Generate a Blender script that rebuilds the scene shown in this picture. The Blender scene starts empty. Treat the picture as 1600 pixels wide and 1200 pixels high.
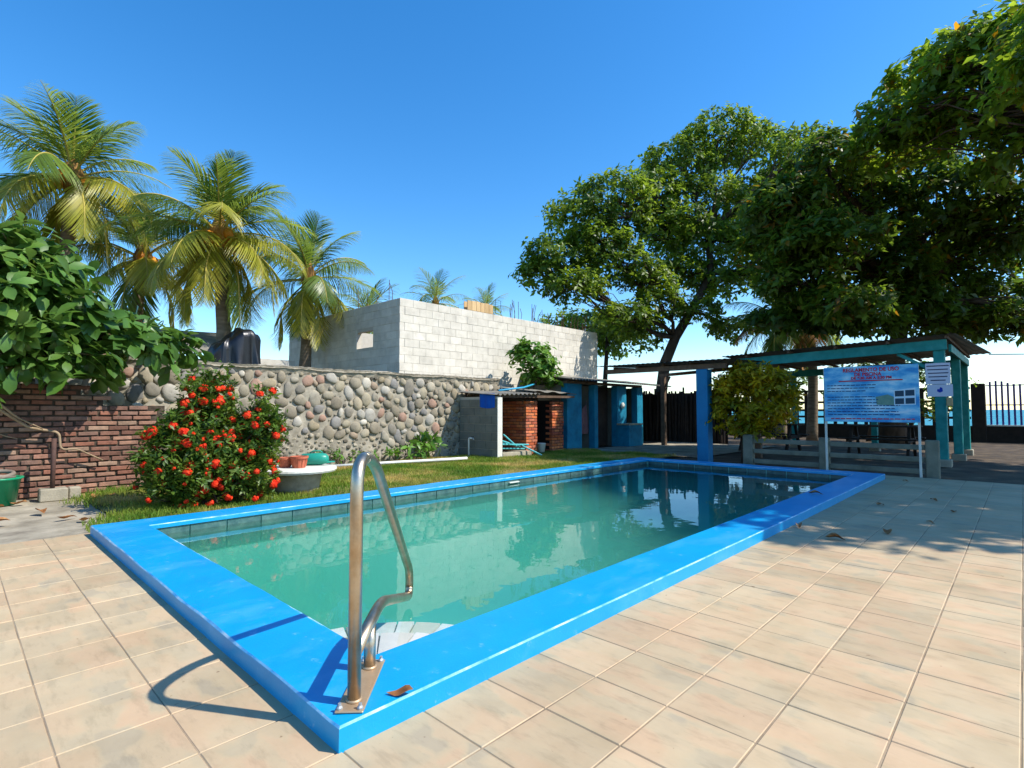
import bpy, math, random
import numpy as np
from mathutils import Vector, Matrix
random.seed(7); NR = np.random.RandomState(11)
R = math.radians
sc = bpy.context.scene
COL = sc.collection

# ------------------------------------------------------------------ camera, sky, sun
cam_d = bpy.data.cameras.new('camera'); cam = bpy.data.objects.new('camera', cam_d); COL.objects.link(cam)
cam_d.sensor_width = 36.0; cam_d.lens = 36.0 * 838 / 1600; cam_d.clip_end = 20000; cam_d.clip_start = 0.05
cam.location = (0, 0, 1.15); cam.rotation_euler = (R(90) + math.atan(40 / 838), 0, R(43.6))
sc.camera = cam
SUN = Vector((0.78, 0.48, 0.975)).normalized()
W = bpy.data.worlds.new('World'); sc.world = W; W.use_nodes = True
nt = W.node_tree; nt.nodes.clear()
sky = nt.nodes.new('ShaderNodeTexSky'); sky.sky_type = 'NISHITA'; sky.sun_disc = False
sky.sun_elevation = math.asin(SUN.z); sky.sun_rotation = math.atan2(SUN.x, SUN.y)
sky.air_density = 1.0; sky.dust_density = 0.25; sky.ozone_density = 3.0; sky.altitude = 0
bg = nt.nodes.new('ShaderNodeBackground'); bg.inputs['Strength'].default_value = 0.15
wo = nt.nodes.new('ShaderNodeOutputWorld')
hsv = nt.nodes.new('ShaderNodeHueSaturation'); hsv.inputs['Saturation'].default_value = 1.34
nt.links.new(sky.outputs[0], hsv.inputs['Color']); nt.links.new(hsv.outputs[0], bg.inputs[0]); nt.links.new(bg.outputs[0], wo.inputs[0])
sd = bpy.data.lights.new('sun', 'SUN'); sd.energy = 3.75; sd.angle = R(0.53); sd.color = (1.0, 0.95, 0.87)
so = bpy.data.objects.new('sun', sd); COL.objects.link(so)
so.rotation_euler = (-SUN).to_track_quat('-Z', 'Y').to_euler()
vs = sc.view_settings; vs.view_transform = 'Standard'; vs.look = 'None'; vs.exposure = 0.8; vs.gamma = 1.0
cy = sc.cycles
cy.use_denoising = True; cy.max_bounces = 10; cy.transparent_max_bounces = 24; cy.volume_bounces = 3
cy.diffuse_bounces = 4; cy.glossy_bounces = 4; cy.caustics_reflective = False; cy.caustics_refractive = False
cy.sample_clamp_indirect = 6.0

# ------------------------------------------------------------------ helpers
def S(r, g, b):
    f = lambda c: ((c / 255 + 0.055) / 1.055) ** 2.4 if c > 10 else c / 255 / 12.92
    return (f(r), f(g), f(b), 1)

def pm(name, cols, scale=6.0, rough=0.85, bump=0.25, bscale=60.0, rnd=0.0, spec=0.3, metal=0.0, stretch=(1, 1, 1),
       interp='LINEAR', pick=None, coord='pos', trans=0.0, tcol=None, dirt=0.0, dscale=1.3, coat=0.0):
    """procedural material: noise -> ramp (cols), random value per object/island, bump, optional dirt and translucency.
    pick: list of colours chosen per piece."""
    m = bpy.data.materials.new(name); m.use_nodes = True
    t = m.node_tree; n = t.nodes; l = t.links; n.clear()
    out = n.new('ShaderNodeOutputMaterial'); p = n.new('ShaderNodeBsdfPrincipled')
    geo = n.new('ShaderNodeNewGeometry'); oi = n.new('ShaderNodeObjectInfo')
    tc = n.new('ShaderNodeTexCoord'); mp = n.new('ShaderNodeMapping')
    l.new(geo.outputs['Position'] if coord == 'pos' else tc.outputs['Object'], mp.inputs[0])
    mp.inputs['Scale'].default_value = stretch
    nz = n.new('ShaderNodeTexNoise'); nz.inputs['Scale'].default_value = scale; nz.inputs['Detail'].default_value = 7
    nz.inputs['Roughness'].default_value = 0.6
    l.new(mp.outputs[0], nz.inputs['Vector'])
    def ramp(cs, it='LINEAR', lo=0.3, hi=0.7):
        r = n.new('ShaderNodeValToRGB'); r.color_ramp.interpolation = it
        e = r.color_ramp.elements
        k = len(cs)
        for i in range(k):
            pos = (lo + (hi - lo) * i / max(1, k - 1)) if it == 'LINEAR' else i / k
            if i < 2: e[i].position = pos; e[i].color = cs[i]
            else:
                q = e.new(pos); q.color = cs[i]
        return r
    if len(cols) == 1: cols = [cols[0], cols[0]]
    rp = ramp(cols, interp); l.new(nz.outputs['Fac'], rp.inputs[0])
    col = rp.outputs[0]
    add = n.new('ShaderNodeMath'); add.operation = 'ADD'
    l.new(oi.outputs['Random'], add.inputs[0]); l.new(geo.outputs['Random Per Island'], add.inputs[1])
    fr = n.new('ShaderNodeMath'); fr.operation = 'FRACT'; l.new(add.outputs[0], fr.inputs[0])
    if pick:
        pr = ramp(pick, 'CONSTANT'); l.new(fr.outputs[0], pr.inputs[0])
        mx = n.new('ShaderNodeMix'); mx.data_type = 'RGBA'; mx.blend_type = 'MULTIPLY'; mx.inputs[0].default_value = 1
        l.new(pr.outputs[0], mx.inputs[6]); l.new(col, mx.inputs[7]); col = mx.outputs[2]
    if rnd:
        mr = n.new('ShaderNodeMapRange'); mr.inputs[3].default_value = 1 - rnd; mr.inputs[4].default_value = 1 + rnd
        mu = n.new('ShaderNodeMath'); mu.operation = 'MULTIPLY'; mu.inputs[1].default_value = 7.31
        f2 = n.new('ShaderNodeMath'); f2.operation = 'FRACT'
        l.new(add.outputs[0], mu.inputs[0]); l.new(mu.outputs[0], f2.inputs[0]); l.new(f2.outputs[0], mr.inputs[0])
        hs = n.new('ShaderNodeHueSaturation'); l.new(mr.outputs[0], hs.inputs['Value']); l.new(col, hs.inputs['Color'])
        col = hs.outputs[0]
    if dirt:
        dz = n.new('ShaderNodeTexNoise'); dz.inputs['Scale'].default_value = dscale; dz.inputs['Detail'].default_value = 9
        dz.inputs['Roughness'].default_value = 0.7; l.new(geo.outputs['Position'], dz.inputs['Vector'])
        dr = ramp([(1 - dirt, 1 - dirt, 1 - dirt * 1.05, 1), (1, 1, 1, 1)], 'LINEAR', 0.32, 0.55); l.new(dz.outputs['Fac'], dr.inputs[0])
        dm = n.new('ShaderNodeMix'); dm.data_type = 'RGBA'; dm.blend_type = 'MULTIPLY'; dm.inputs[0].default_value = 1
        l.new(col, dm.inputs[6]); l.new(dr.outputs[0], dm.inputs[7]); col = dm.outputs[2]
    l.new(col, p.inputs['Base Color'])
    p.inputs['Roughness'].default_value = rough; p.inputs['Metallic'].default_value = metal
    p.inputs['Specular IOR Level'].default_value = spec
    if coat: p.inputs['Coat Weight'].default_value = coat; p.inputs['Coat Roughness'].default_value = 0.15
    if bump:
        b = n.new('ShaderNodeBump'); b.inputs['Strength'].default_value = bump; b.inputs['Distance'].default_value = 0.01
        bn = n.new('ShaderNodeTexNoise'); bn.inputs['Scale'].default_value = bscale; bn.inputs['Detail'].default_value = 6
        l.new(mp.outputs[0], bn.inputs['Vector']); l.new(bn.outputs['Fac'], b.inputs['Height']); l.new(b.outputs[0], p.inputs['Normal'])
    if trans:
        tr = n.new('ShaderNodeBsdfTranslucent'); ms = n.new('ShaderNodeMixShader'); ms.inputs[0].default_value = trans
        if tcol:
            tr.inputs[0].default_value = tcol
        else:
            h2 = n.new('ShaderNodeHueSaturation'); h2.inputs['Value'].default_value = 2.0; h2.inputs['Hue'].default_value = 0.482
            l.new(col, h2.inputs['Color']); l.new(h2.outputs[0], tr.inputs[0])
        l.new(p.outputs[0], ms.inputs[1]); l.new(tr.outputs[0], ms.inputs[2]); l.new(ms.outputs[0], out.inputs[0])
    else:
        l.new(p.outputs[0], out.inputs[0])
    return m

def tag(o, label=None, cat=None, group=None, kind=None):
    if label: o['label'] = label
    if cat: o['category'] = cat
    if group: o['group'] = group
    if kind: o['kind'] = kind
    return o

def put(o, parent=None):
    COL.objects.link(o)
    if parent is not None:
        o.parent = parent; o.matrix_parent_inverse = Matrix.Translation(-parent.location)
    return o

def empty(name, loc, label=None, cat=None, group=None, kind=None):
    o = bpy.data.objects.new(name, None); o.location = loc; o.empty_display_size = 0.2; COL.objects.link(o)
    return tag(o, label, cat, group, kind)

class MB:
    def __init__(s): s.v = []; s.f = []
    def add(s, vs, fs):
        k = len(s.v); s.v += [tuple(v) for v in vs]; s.f += [tuple(i + k for i in f) for f in fs]; return s
    def box(s, x0, x1, y0, y1, z0, z1, bev=0.0, M=None):
        if bev <= 0:
            v = [(x, y, z) for x in (x0, x1) for y in (y0, y1) for z in (z0, z1)]
            f = [(0, 1, 3, 2), (4, 6, 7, 5), (0, 4, 5, 1), (2, 3, 7, 6), (0, 2, 6, 4), (1, 5, 7, 3)]
        else:   # chamfered box
            c = ((x0 + x1) / 2, (y0 + y1) / 2, (z0 + z1) / 2); h = ((x1 - x0) / 2, (y1 - y0) / 2, (z1 - z0) / 2)
            b = min(bev, min(h) * 0.9); v = []; idx = {}
            for sx in (-1, 1):
                for sy in (-1, 1):
                    for sz in (-1, 1):
                        for a in range(3):
                            q = [h[0] - b, h[1] - b, h[2] - b]; q[a] = h[a]
                            idx[(sx, sy, sz, a)] = len(v); v.append((c[0] + sx * q[0], c[1] + sy * q[1], c[2] + sz * q[2]))
            f = []
            for a in range(3):
                o1, o2 = [k for k in range(3) if k != a]
                for sg in (-1, 1):
                    ring = []
                    for (p, q) in ((-1, -1), (1, -1), (1, 1), (-1, 1)):
                        k = [0, 0, 0]; k[a] = sg; k[o1] = p; k[o2] = q; ring.append(idx[(k[0], k[1], k[2], a)])
                    if (sg == 1) == (a == 1): ring.reverse()
                    f.append(tuple(ring))
            for a in range(3):       # edges along axis a
                o1, o2 = [k for k in range(3) if k != a]
                for p in (-1, 1):
                    for q in (-1, 1):
                        k0 = [0, 0, 0]; k0[a] = -1; k0[o1] = p; k0[o2] = q; k1 = list(k0); k1[a] = 1
                        r = [idx[(*k0, o1)], idx[(*k1, o1)], idx[(*k1, o2)], idx[(*k0, o2)]]
                        f.append(tuple(r))
            for sx in (-1, 1):
                for sy in (-1, 1):
                    for sz in (-1, 1): f.append(tuple(idx[(sx, sy, sz, a)] for a in range(3)))
        if M is not None: v = [M @ Vector(q) for q in v]
        return s.add(v, f)
    def bar(s, a, b, w, h, bev=0.0, up=(0, 0, 1)):
        a = Vector(a); b = Vector(b); d = (b - a); L = d.length; d.normalize()
        u = Vector(up)
        if abs(d.dot(u)) > 0.98: u = Vector((0, 1, 0))
        x = d.cross(u).normalized(); z = x.cross(d)
        M = Matrix(((x.x, d.x, z.x, a.x), (x.y, d.y, z.y, a.y), (x.z, d.z, z.z, a.z), (0, 0, 0, 1)))
        return s.box(-w / 2, w / 2, 0, L, -h / 2, h / 2, bev, M)
    def tube(s, pts, rad, n=8, cap=True):
        pts = [Vector(p) for p in pts]; k = len(pts)
        if not hasattr(rad, '__len__'): rad = [rad] * k
        vs = []; x = None
        for i in range(k):
            d = (pts[min(i + 1, k - 1)] - pts[max(i - 1, 0)]).normalized()
            if x is None:
                u = Vector((0, 0, 1)) if abs(d.z) < 0.9 else Vector((1, 0, 0)); x = d.cross(u).normalized()
            else: x = (x - d * x.dot(d)).normalized()
            y = d.cross(x)
            for j in range(n):
                a = 2 * math.pi * j / n; vs.append(pts[i] + (x * math.cos(a) + y * math.sin(a)) * rad[i])
        fs = [(i * n + j, i * n + (j + 1) % n, (i + 1) * n + (j + 1) % n, (i + 1) * n + j) for i in range(k - 1) for j in range(n)]
        if cap: fs += [tuple(range(n - 1, -1, -1)), tuple(range((k - 1) * n, k * n))]
        return s.add(vs, fs)
    def lathe(s, prof, c=(0, 0, 0), n=24):
        vs = []; k = len(prof)
        for (r, z) in prof:
            for j in range(n):
                a = 2 * math.pi * j / n; vs.append((c[0] + r * math.cos(a), c[1] + r * math.sin(a), c[2] + z))
        fs = [(i * n + j, i * n + (j + 1) % n, (i + 1) * n + (j + 1) % n, (i + 1) * n + j) for i in range(k - 1) for j in range(n)]
        fs += [tuple(range(n - 1, -1, -1)), tuple(range((k - 1) * n, k * n))]
        return s.add(vs, fs)
    def grid(s, fn, nu, nv):
        vs = [fn(i / nu, j / nv) for i in range(nu + 1) for j in range(nv + 1)]
        fs = [(i * (nv + 1) + j, (i + 1) * (nv + 1) + j, (i + 1) * (nv + 1) + j + 1, i * (nv + 1) + j + 1) for i in range(nu) for j in range(nv)]
        return s.add(vs, fs)
    def mesh(s, name, mat, smooth=False):
        me = bpy.data.meshes.new(name); me.from_pydata(s.v, [], s.f)
        me.materials.append(mat)
        if smooth: me.polygons.foreach_set('use_smooth', [True] * len(me.polygons))
        me.update(); return me
    def build(s, name, mat, parent=None, smooth=False, **kw):
        o = bpy.data.objects.new(name, s.mesh(name, mat, smooth)); put(o, parent); return tag(o, **kw)

def fixn(o):      # consistent normals for closed hand-made shells
    import bmesh
    bm = bmesh.new(); bm.from_mesh(o.data); bmesh.ops.recalc_face_normals(bm, faces=bm.faces); bm.to_mesh(o.data); bm.free(); return o

def npmesh(name, V, Fq, mat, smooth=False):
    """V (n,3), Fq (m,k) all faces the same size"""
    me = bpy.data.meshes.new(name); n, k = Fq.shape
    me.vertices.add(len(V)); me.vertices.foreach_set('co', np.ascontiguousarray(V, np.float32).ravel())
    me.loops.add(n * k); me.loops.foreach_set('vertex_index', np.ascontiguousarray(Fq, np.int32).ravel())
    me.polygons.add(n); me.polygons.foreach_set('loop_start', np.arange(0, n * k, k, dtype=np.int32))
    if smooth: me.polygons.foreach_set('use_smooth', np.ones(n, bool))
    me.materials.append(mat); me.update(calc_edges=True); me.validate(); return me

def nobj(name, V, Fq, mat, parent=None, smooth=False, **kw):
    o = bpy.data.objects.new(name, npmesh(name, V, Fq, mat, smooth)); put(o, parent); return tag(o, **kw)

def inst(name, me, loc, rot=(0, 0, 0), scl=(1, 1, 1), parent=None):
    o = bpy.data.objects.new(name, me); o.location = loc; o.rotation_euler = rot; o.scale = scl; return put(o, parent)

def leaf_tmpl(wide=0.5, seg=3, fold=0.18, droop=0.25, peak=0.62):
    """unit leaf along +Y, normal +Z; returns verts, tri faces"""
    v = []; f = []
    for i in range(seg + 1):
        t = i / seg
        w = wide / 2 * (math.sin(math.pi * t ** (math.log(0.5) / math.log(peak))) ** 0.8 if 0 < t < 1 else 0.03)
        z = -droop * t * t
        v += [(-w, t, z + fold * w), (0, t, z), (w, t, z + fold * w)]
    for i in range(seg):
        a = i * 3; b = a + 3
        for k in (0, 1):
            f += [(a + k, a + k + 1, b + k + 1), (a + k, b + k + 1, b + k)]
    return np.array(v), np.array(f)

def leaves(tm, P, D, N, L):
    """place leaf template at P, length dir D, normal N, length L -> verts, faces"""
    tv, tf = tm; n = len(P)
    D = D / (np.linalg.norm(D, axis=1, keepdims=True) + 1e-9)
    X = np.cross(D, N); X /= (np.linalg.norm(X, axis=1, keepdims=True) + 1e-9); Z = np.cross(X, D)
    L = np.asarray(L).reshape(-1, 1, 1)
    V = P[:, None, :] + L * (tv[None, :, 0:1] * X[:, None, :] + tv[None, :, 1:2] * D[:, None, :] + tv[None, :, 2:3] * Z[:, None, :])
    F = tf[None] + (np.arange(n) * len(tv))[:, None, None]
    return V.reshape(-1, 3), F.reshape(-1, 3)

def rosettes(C, per, L, tm, up=0.35, spread=0.05, jl=0.3, out=None, tilt=0.5):
    """clusters of leaves round twig ends C; each cluster faces its own way (out = preferred outward directions)"""
    n = len(C); A = NR.normal(0, tilt, (n, 3)); A[:, 2] += 1.0
    if out is not None: A = A + out * 0.9
    A /= np.linalg.norm(A, axis=1, keepdims=True)
    U = np.cross(A, NR.normal(0, 1, (n, 3))); U /= np.linalg.norm(U, axis=1, keepdims=True); Wv = np.cross(A, U)
    A, U, Wv = (np.repeat(q, per, 0) for q in (A, U, Wv))
    P = np.repeat(C, per, 0) + NR.normal(0, spread, (n * per, 3))
    a = (NR.uniform(0, 2 * math.pi, n * per))[:, None]; el = NR.normal(up, 0.38, n * per)[:, None]
    H = U * np.cos(a) + Wv * np.sin(a)
    D = H * np.cos(el) + A * np.sin(el); N = A * np.cos(el) - H * np.sin(el) + NR.normal(0, 0.22, (n * per, 3))
    D[:, 2] -= .12
    return leaves(tm, P, D, N, L * NR.uniform(1 - jl, 1 + jl, n * per))

def wobble(a, b, k, amp, rnd=random):
    a = Vector(a); b = Vector(b); L = (b - a).length; out = []
    ph = [rnd.uniform(0, 6.28) for _ in range(6)]
    for i in range(k + 1):
        t = i / k; e = math.sin(math.pi * t)
        out.append(a.lerp(b, t) + Vector((math.sin(ph[0] + 5 * t), math.sin(ph[1] + 6 * t), math.sin(ph[2] + 5 * t))) * amp * L * e)
    return out

# camera maths, only used to decide which alike pieces show largest
_yw = R(43.6)
def depth(p): return -math.sin(_yw) * p[0] + math.cos(_yw) * p[1]
def screen(p):
    d = depth(p); l = math.cos(_yw) * p[0] + math.sin(_yw) * p[1]
    return (9e9, 9e9) if d < 0.1 else (800 + 838 * l / d, 640 - 838 * (p[2] - 1.15) / d)

# ------------------------------------------------------------------ materials
M = {}
M['soil'] = pm('soil', [S(56, 46, 36), S(82, 68, 52), S(112, 96, 74)], 2.2, 0.95, 0.6, 25, dirt=0.35)
M['sand'] = pm('sand', [S(196, 176, 140), S(214, 196, 160)], 1.5, 0.95, 0.3, 60)
M['lawn_soil'] = pm('lawn_soil', [S(84, 80, 40), S(120, 112, 58), S(170, 150, 92)], 1.1, 0.95, 0.7, 40)
M['apron'] = pm('apron', [S(122, 112, 96), S(160, 150, 130), S(186, 174, 152)], 2.4, 0.9, 0.6, 18, dirt=0.3, dscale=3)
M['grout'] = pm('grout', [S(122, 105, 86), S(160, 140, 114), S(178, 158, 130)], 2.6, 0.95, 0.3, 80, dirt=0.35, dscale=0.9)
M['coping'] = pm('coping', [S(0, 140, 196), S(0, 147, 203), S(0, 153, 208)], 1.6, 0.42, 0.08, 90, spec=0.4)
M['pool_paint'] = pm('pool_paint', [S(120, 186, 176), S(140, 200, 188)], 1.5, 0.7, 0.1, 30)
M['band'] = pm('band', [S(52, 84, 86), S(72, 104, 102), S(92, 122, 116)], 9, 0.35, 0.05, 40, rnd=0.12)
M['step_tile'] = pm('step_tile', [S(200, 204, 204), S(226, 226, 222)], 9, 0.4, 0.05, 40, rnd=0.06, pick=[(1, 1, 1, 1), (0.38, 0.34, 0.29, 1), (0.95, 0.95, 0.92, 1), (1, 1, 1, 1), (1, 1, 1, 1), (0.9, 0.86, 0.72, 1), (1, 1, 1, 1), (0.97, 0.97, 1, 1)])
M['steel'] = pm('steel', [S(206, 196, 178), S(196, 178, 152), S(184, 156, 122)], 7, 0.36, 0.05, 120, metal=1.0, dirt=0.25, dscale=9)
M['plate'] = pm('plate', [S(196, 168, 134), S(180, 150, 116)], 14, 0.45, 0.1, 90, metal=0.5)
M['mortar'] = pm('mortar', [S(136, 128, 112), S(158, 149, 132), S(178, 169, 150)], 5, 0.95, 0.7, 22, dirt=0.4, dscale=2.2)
M['cobble'] = pm('cobble', [(0.72, 0.72, 0.72, 1), (1, 1, 1, 1), (1.15, 1.15, 1.12, 1)], 7, 0.88, 0.45, 45, rnd=0.14,
                 pick=[S(152, 142, 120), S(136, 126, 108), S(164, 152, 128), S(144, 136, 120), S(172, 162, 142), S(122, 116, 104), S(158, 144, 118), S(146, 128, 108),
                       S(154, 144, 124), S(162, 156, 144), S(138, 128, 110), S(186, 178, 162), S(150, 140, 120), S(156, 126, 108), S(128, 124, 118), S(160, 148, 124)])
M['rubble'] = pm('rubble', [(0.75, 0.75, 0.75, 1), (1.1, 1.1, 1.1, 1)], 9, 0.9, 0.4, 50, rnd=0.2,
                 pick=[S(132, 122, 104), S(150, 140, 120), S(112, 104, 90), S(164, 154, 134)])
M['brick'] = pm('brick', [(0.7, 0.7, 0.7, 1), (1, 1, 1, 1), (1.2, 1.15, 1.1, 1)], 14, 0.9, 0.5, 60, rnd=0.15,
                pick=[S(136, 98, 82), S(148, 108, 90), S(124, 91, 78), S(156, 118, 98), S(132, 102, 88), S(140, 94, 76), S(152, 124, 104), S(116, 82, 68)], dirt=0.4, dscale=2.2)
M['brick_joint'] = pm('brick_joint', [S(52, 43, 36), S(72, 61, 50), S(98, 86, 72)], 9, 0.95, 0.7, 30)
M['orange_brick'] = pm('orange_brick', [(0.7, 0.7, 0.7, 1), (1, 1, 1, 1), (1.2, 1.15, 1.1, 1)], 12, 0.9, 0.5, 60, rnd=0.18,
                       pick=[S(196, 104, 58), S(176, 88, 52), S(206, 120, 74), S(164, 84, 60), S(188, 110, 80)])
M['block'] = pm('block', [S(198, 191, 177), S(212, 205, 190), S(219, 212, 198)], 4, 0.95, 0.4, 55, rnd=0.07, dirt=0.14, dscale=1.6)
M['grey_block'] = pm('grey_block', [S(112, 112, 102), S(132, 130, 118)], 4, 0.95, 0.5, 55, rnd=0.07, dirt=0.2)
M['block_joint'] = pm('block_joint', [S(184, 177, 162), S(200, 192, 177)], 8, 0.95, 0.4, 50)
M['rust'] = pm('rust', [S(78, 52, 40), S(112, 74, 54)], 20, 0.9, 0.2, 90)
M['raw_wood'] = pm('raw_wood', [S(186, 152, 106), S(214, 184, 138)], 8, 0.85, 0.2, 60, stretch=(1, 1, 0.2), rnd=0.1)
M['old_wood'] = pm('old_wood', [S(84, 66, 52), S(116, 94, 76)], 8, 0.9, 0.3, 60, rnd=0.12)
M['turq'] = pm('turq', [S(8, 106, 138), S(16, 124, 156), S(34, 140, 168)], 2.5, 0.65, 0.15, 60, dirt=0.35, dscale=3)
M['blue_col'] = pm('blue_col', [S(6, 108, 156), S(12, 120, 168)], 2, 0.55, 0.1, 60, dirt=0.12, dscale=2)
M['teal'] = pm('teal', [S(20, 124, 120), S(34, 140, 134), S(60, 152, 144)], 5, 0.6, 0.15, 60, dirt=0.2, dscale=4)
M['sheet'] = pm('sheet', [S(116, 112, 102), S(150, 144, 130)], 3, 0.8, 0.2, 40, dirt=0.4, dscale=2)
M['tin'] = pm('tin', [S(96, 98, 94), S(130, 130, 122)], 2, 0.55, 0.1, 40, metal=0.35, dirt=0.4, dscale=1.5)
M['white_paint'] = pm('white_paint', [S(206, 204, 192), S(222, 220, 208)], 4, 0.7, 0.1, 50, dirt=0.12)
M['rail_paint'] = pm('rail_paint', [S(104, 104, 90), S(136, 134, 116)], 4, 0.85, 0.2, 50, dirt=0.25, dscale=3)
M['concrete'] = pm('concrete', [S(150, 142, 124), S(178, 168, 146)], 4, 0.95, 0.5, 40, dirt=0.3)
M['dark_wood'] = pm('dark_wood', [S(40, 32, 27), S(58, 47, 39)], 6, 0.9, 0.3, 50, rnd=0.2)
M['purple'] = pm('purple', [S(70, 56, 130), S(84, 68, 144)], 5, 0.6, 0.1, 40)
M['tarp'] = pm('tarp', [S(16, 16, 18), S(26, 26, 28)], 6, 0.32, 0.3, 30, spec=0.5)
M['curtain'] = pm('curtain', [S(120, 84, 84), S(140, 100, 98)], 6, 0.9, 0.1, 60)
M['cloth'] = pm('cloth', [S(10, 86, 190), S(18, 104, 206)], 5, 0.8, 0.2, 80, trans=0.2)
M['pvc'] = pm('pvc', [S(214, 214, 206), S(226, 226, 220)], 5, 0.4, 0.0)
M['lightblue'] = pm('lightblue', [S(40, 150, 190), S(60, 166, 202)], 5, 0.5, 0.1)
M['aqua'] = pm('aqua', [S(70, 168, 170), S(90, 184, 184)], 5, 0.45, 0.05)
M['pot_red'] = pm('pot_red', [S(176, 92, 66), S(196, 112, 84)], 12, 0.8, 0.2, 60)
M['green_plastic'] = pm('green_plastic', [S(16, 134, 92), S(24, 146, 102)], 6, 0.35, 0.05, 40, dirt=0.15, dscale=6)
M['teal_plastic'] = pm('teal_plastic', [S(30, 132, 112), S(44, 146, 126)], 6, 0.35, 0.05, 40)
M['bark'] = pm('bark', [S(62, 50, 40), S(96, 80, 66)], 9, 0.95, 0.7, 30, stretch=(1, 1, 0.35))
M['pale_bark'] = pm('pale_bark', [S(128, 108, 84), S(168, 146, 118)], 9, 0.9, 0.4, 30)
M['palm_bark'] = pm('palm_bark', [S(96, 82, 66), S(136, 120, 100)], 6, 0.95, 0.6, 22, stretch=(0.6, 0.6, 3))
LG = [S(64, 90, 20), S(92, 118, 30), S(120, 142, 42)]
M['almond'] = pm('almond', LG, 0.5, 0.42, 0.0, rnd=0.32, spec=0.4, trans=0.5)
M['almond_lit'] = pm('almond_lit', [S(72, 98, 20), S(102, 128, 30), S(132, 152, 44)], 0.5, 0.42, 0.0, rnd=0.32, spec=0.4, trans=0.55,  # lit copy of the almond leaves, sunlight put into a paler, yellower palette
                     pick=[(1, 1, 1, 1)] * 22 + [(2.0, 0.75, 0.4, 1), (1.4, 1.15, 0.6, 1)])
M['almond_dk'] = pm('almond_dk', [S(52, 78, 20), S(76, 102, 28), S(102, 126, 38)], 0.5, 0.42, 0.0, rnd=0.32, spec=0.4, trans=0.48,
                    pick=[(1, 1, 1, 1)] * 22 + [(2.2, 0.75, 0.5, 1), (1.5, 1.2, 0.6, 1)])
M['biglef'] = pm('biglef', [S(56, 90, 30), S(78, 114, 42), S(110, 140, 64)], 1.2, 0.4, 0.0, rnd=0.25, spec=0.5, trans=0.25)
M['small_lf'] = pm('small_lf', [S(58, 100, 30), S(86, 126, 40), S(110, 146, 56)], 2, 0.42, 0.0, rnd=0.25, spec=0.45, trans=0.28)
M['ixora_lf'] = pm('ixora_lf', [S(50, 78, 22), S(78, 104, 32), S(112, 130, 48)], 4, 0.45, 0.0, rnd=0.3, spec=0.4, trans=0.25)
M['ixora_fl'] = pm('ixora_fl', [S(214, 42, 18), S(232, 62, 24), S(240, 92, 40)], 14, 0.7, 0.0, rnd=0.15, trans=0.2)
M['croton'] = pm('croton', [S(96, 102, 12), S(146, 134, 14), S(192, 164, 22)], 1.6, 0.5, 0.0, rnd=0.35, spec=0.3, trans=0.4)
M['frond_g'] = pm('frond_g', [S(76, 102, 34), S(104, 126, 46), S(132, 146, 58)], 0.8, 0.38, 0.0, rnd=0.25, spec=0.5, trans=0.42)
M['frond_y'] = pm('frond_y', [S(118, 130, 40), S(150, 150, 50), S(178, 166, 62)], 0.8, 0.42, 0.0, rnd=0.25, spec=0.45, trans=0.4)
M['frond_d'] = pm('frond_d', [S(150, 108, 52), S(178, 134, 66)], 0.8, 0.7, 0.0, rnd=0.3, trans=0.25)
M['rachis'] = pm('rachis', [S(160, 148, 66), S(186, 166, 82)], 3, 0.5, 0.0)
M['coconut'] = pm('coconut', [S(196, 120, 32), S(216, 146, 44)], 5, 0.5, 0.05)
M['grass'] = pm('grass', [S(58, 98, 24), S(84, 118, 32), S(112, 132, 44), S(170, 156, 84), S(204, 178, 112)], 0.85, 0.7, 0.0, rnd=0.3, trans=0.3)
M['dry_leaf'] = pm('dry_leaf', [S(110, 66, 36), S(158, 104, 58), S(190, 146, 96)], 18, 0.7, 0.2, 60, rnd=0.25)
M['paper'] = pm('paper', [S(210, 208, 222), S(222, 220, 230)], 4, 0.8, 0.0)
M['ink_grey'] = pm('ink_grey', [S(70, 74, 100)], 4, 0.8, 0.0)
M['ink_dark'] = pm('ink_dark', [S(34, 60, 110)], 4, 0.7, 0.0)
M['ink_red'] = pm('ink_red', [S(196, 30, 50)], 4, 0.7, 0.0)
M['ink_blue'] = pm('ink_blue', [S(24, 60, 170)], 4, 0.7, 0.0)
M['sign_white'] = pm('sign_white', [S(200, 222, 234)], 4, 0.6, 0.0)
M['sign_green'] = pm('sign_green', [S(86, 130, 120), S(120, 150, 130)], 14, 0.6, 0.0)
M['sign_dark'] = pm('sign_dark', [S(40, 66, 84)], 4, 0.6, 0.0)
M['sign_sky'] = pm('sign_sky', [S(20, 116, 186), S(44, 152, 208), S(130, 198, 226), S(214, 232, 240)], 2.2, 0.45, 0.0, spec=0.4, stretch=(1, 1, 2.4))
M['galv'] = pm('galv', [S(170, 172, 172), S(190, 192, 190)], 8, 0.45, 0.05, metal=0.6)
M['pipe_brown'] = pm('pipe_brown', [S(74, 54, 48), S(96, 70, 60)], 8, 0.8, 0.2)
M['red_cloth'] = pm('red_cloth', [S(206, 96, 92), S(220, 130, 124)], 8, 0.8, 0.1)
M['hose'] = pm('hose', [S(120, 110, 100), S(140, 126, 112)], 8, 0.6, 0.1)
M['black'] = pm('black', [S(24, 24, 26)], 8, 0.6, 0.0)

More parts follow.
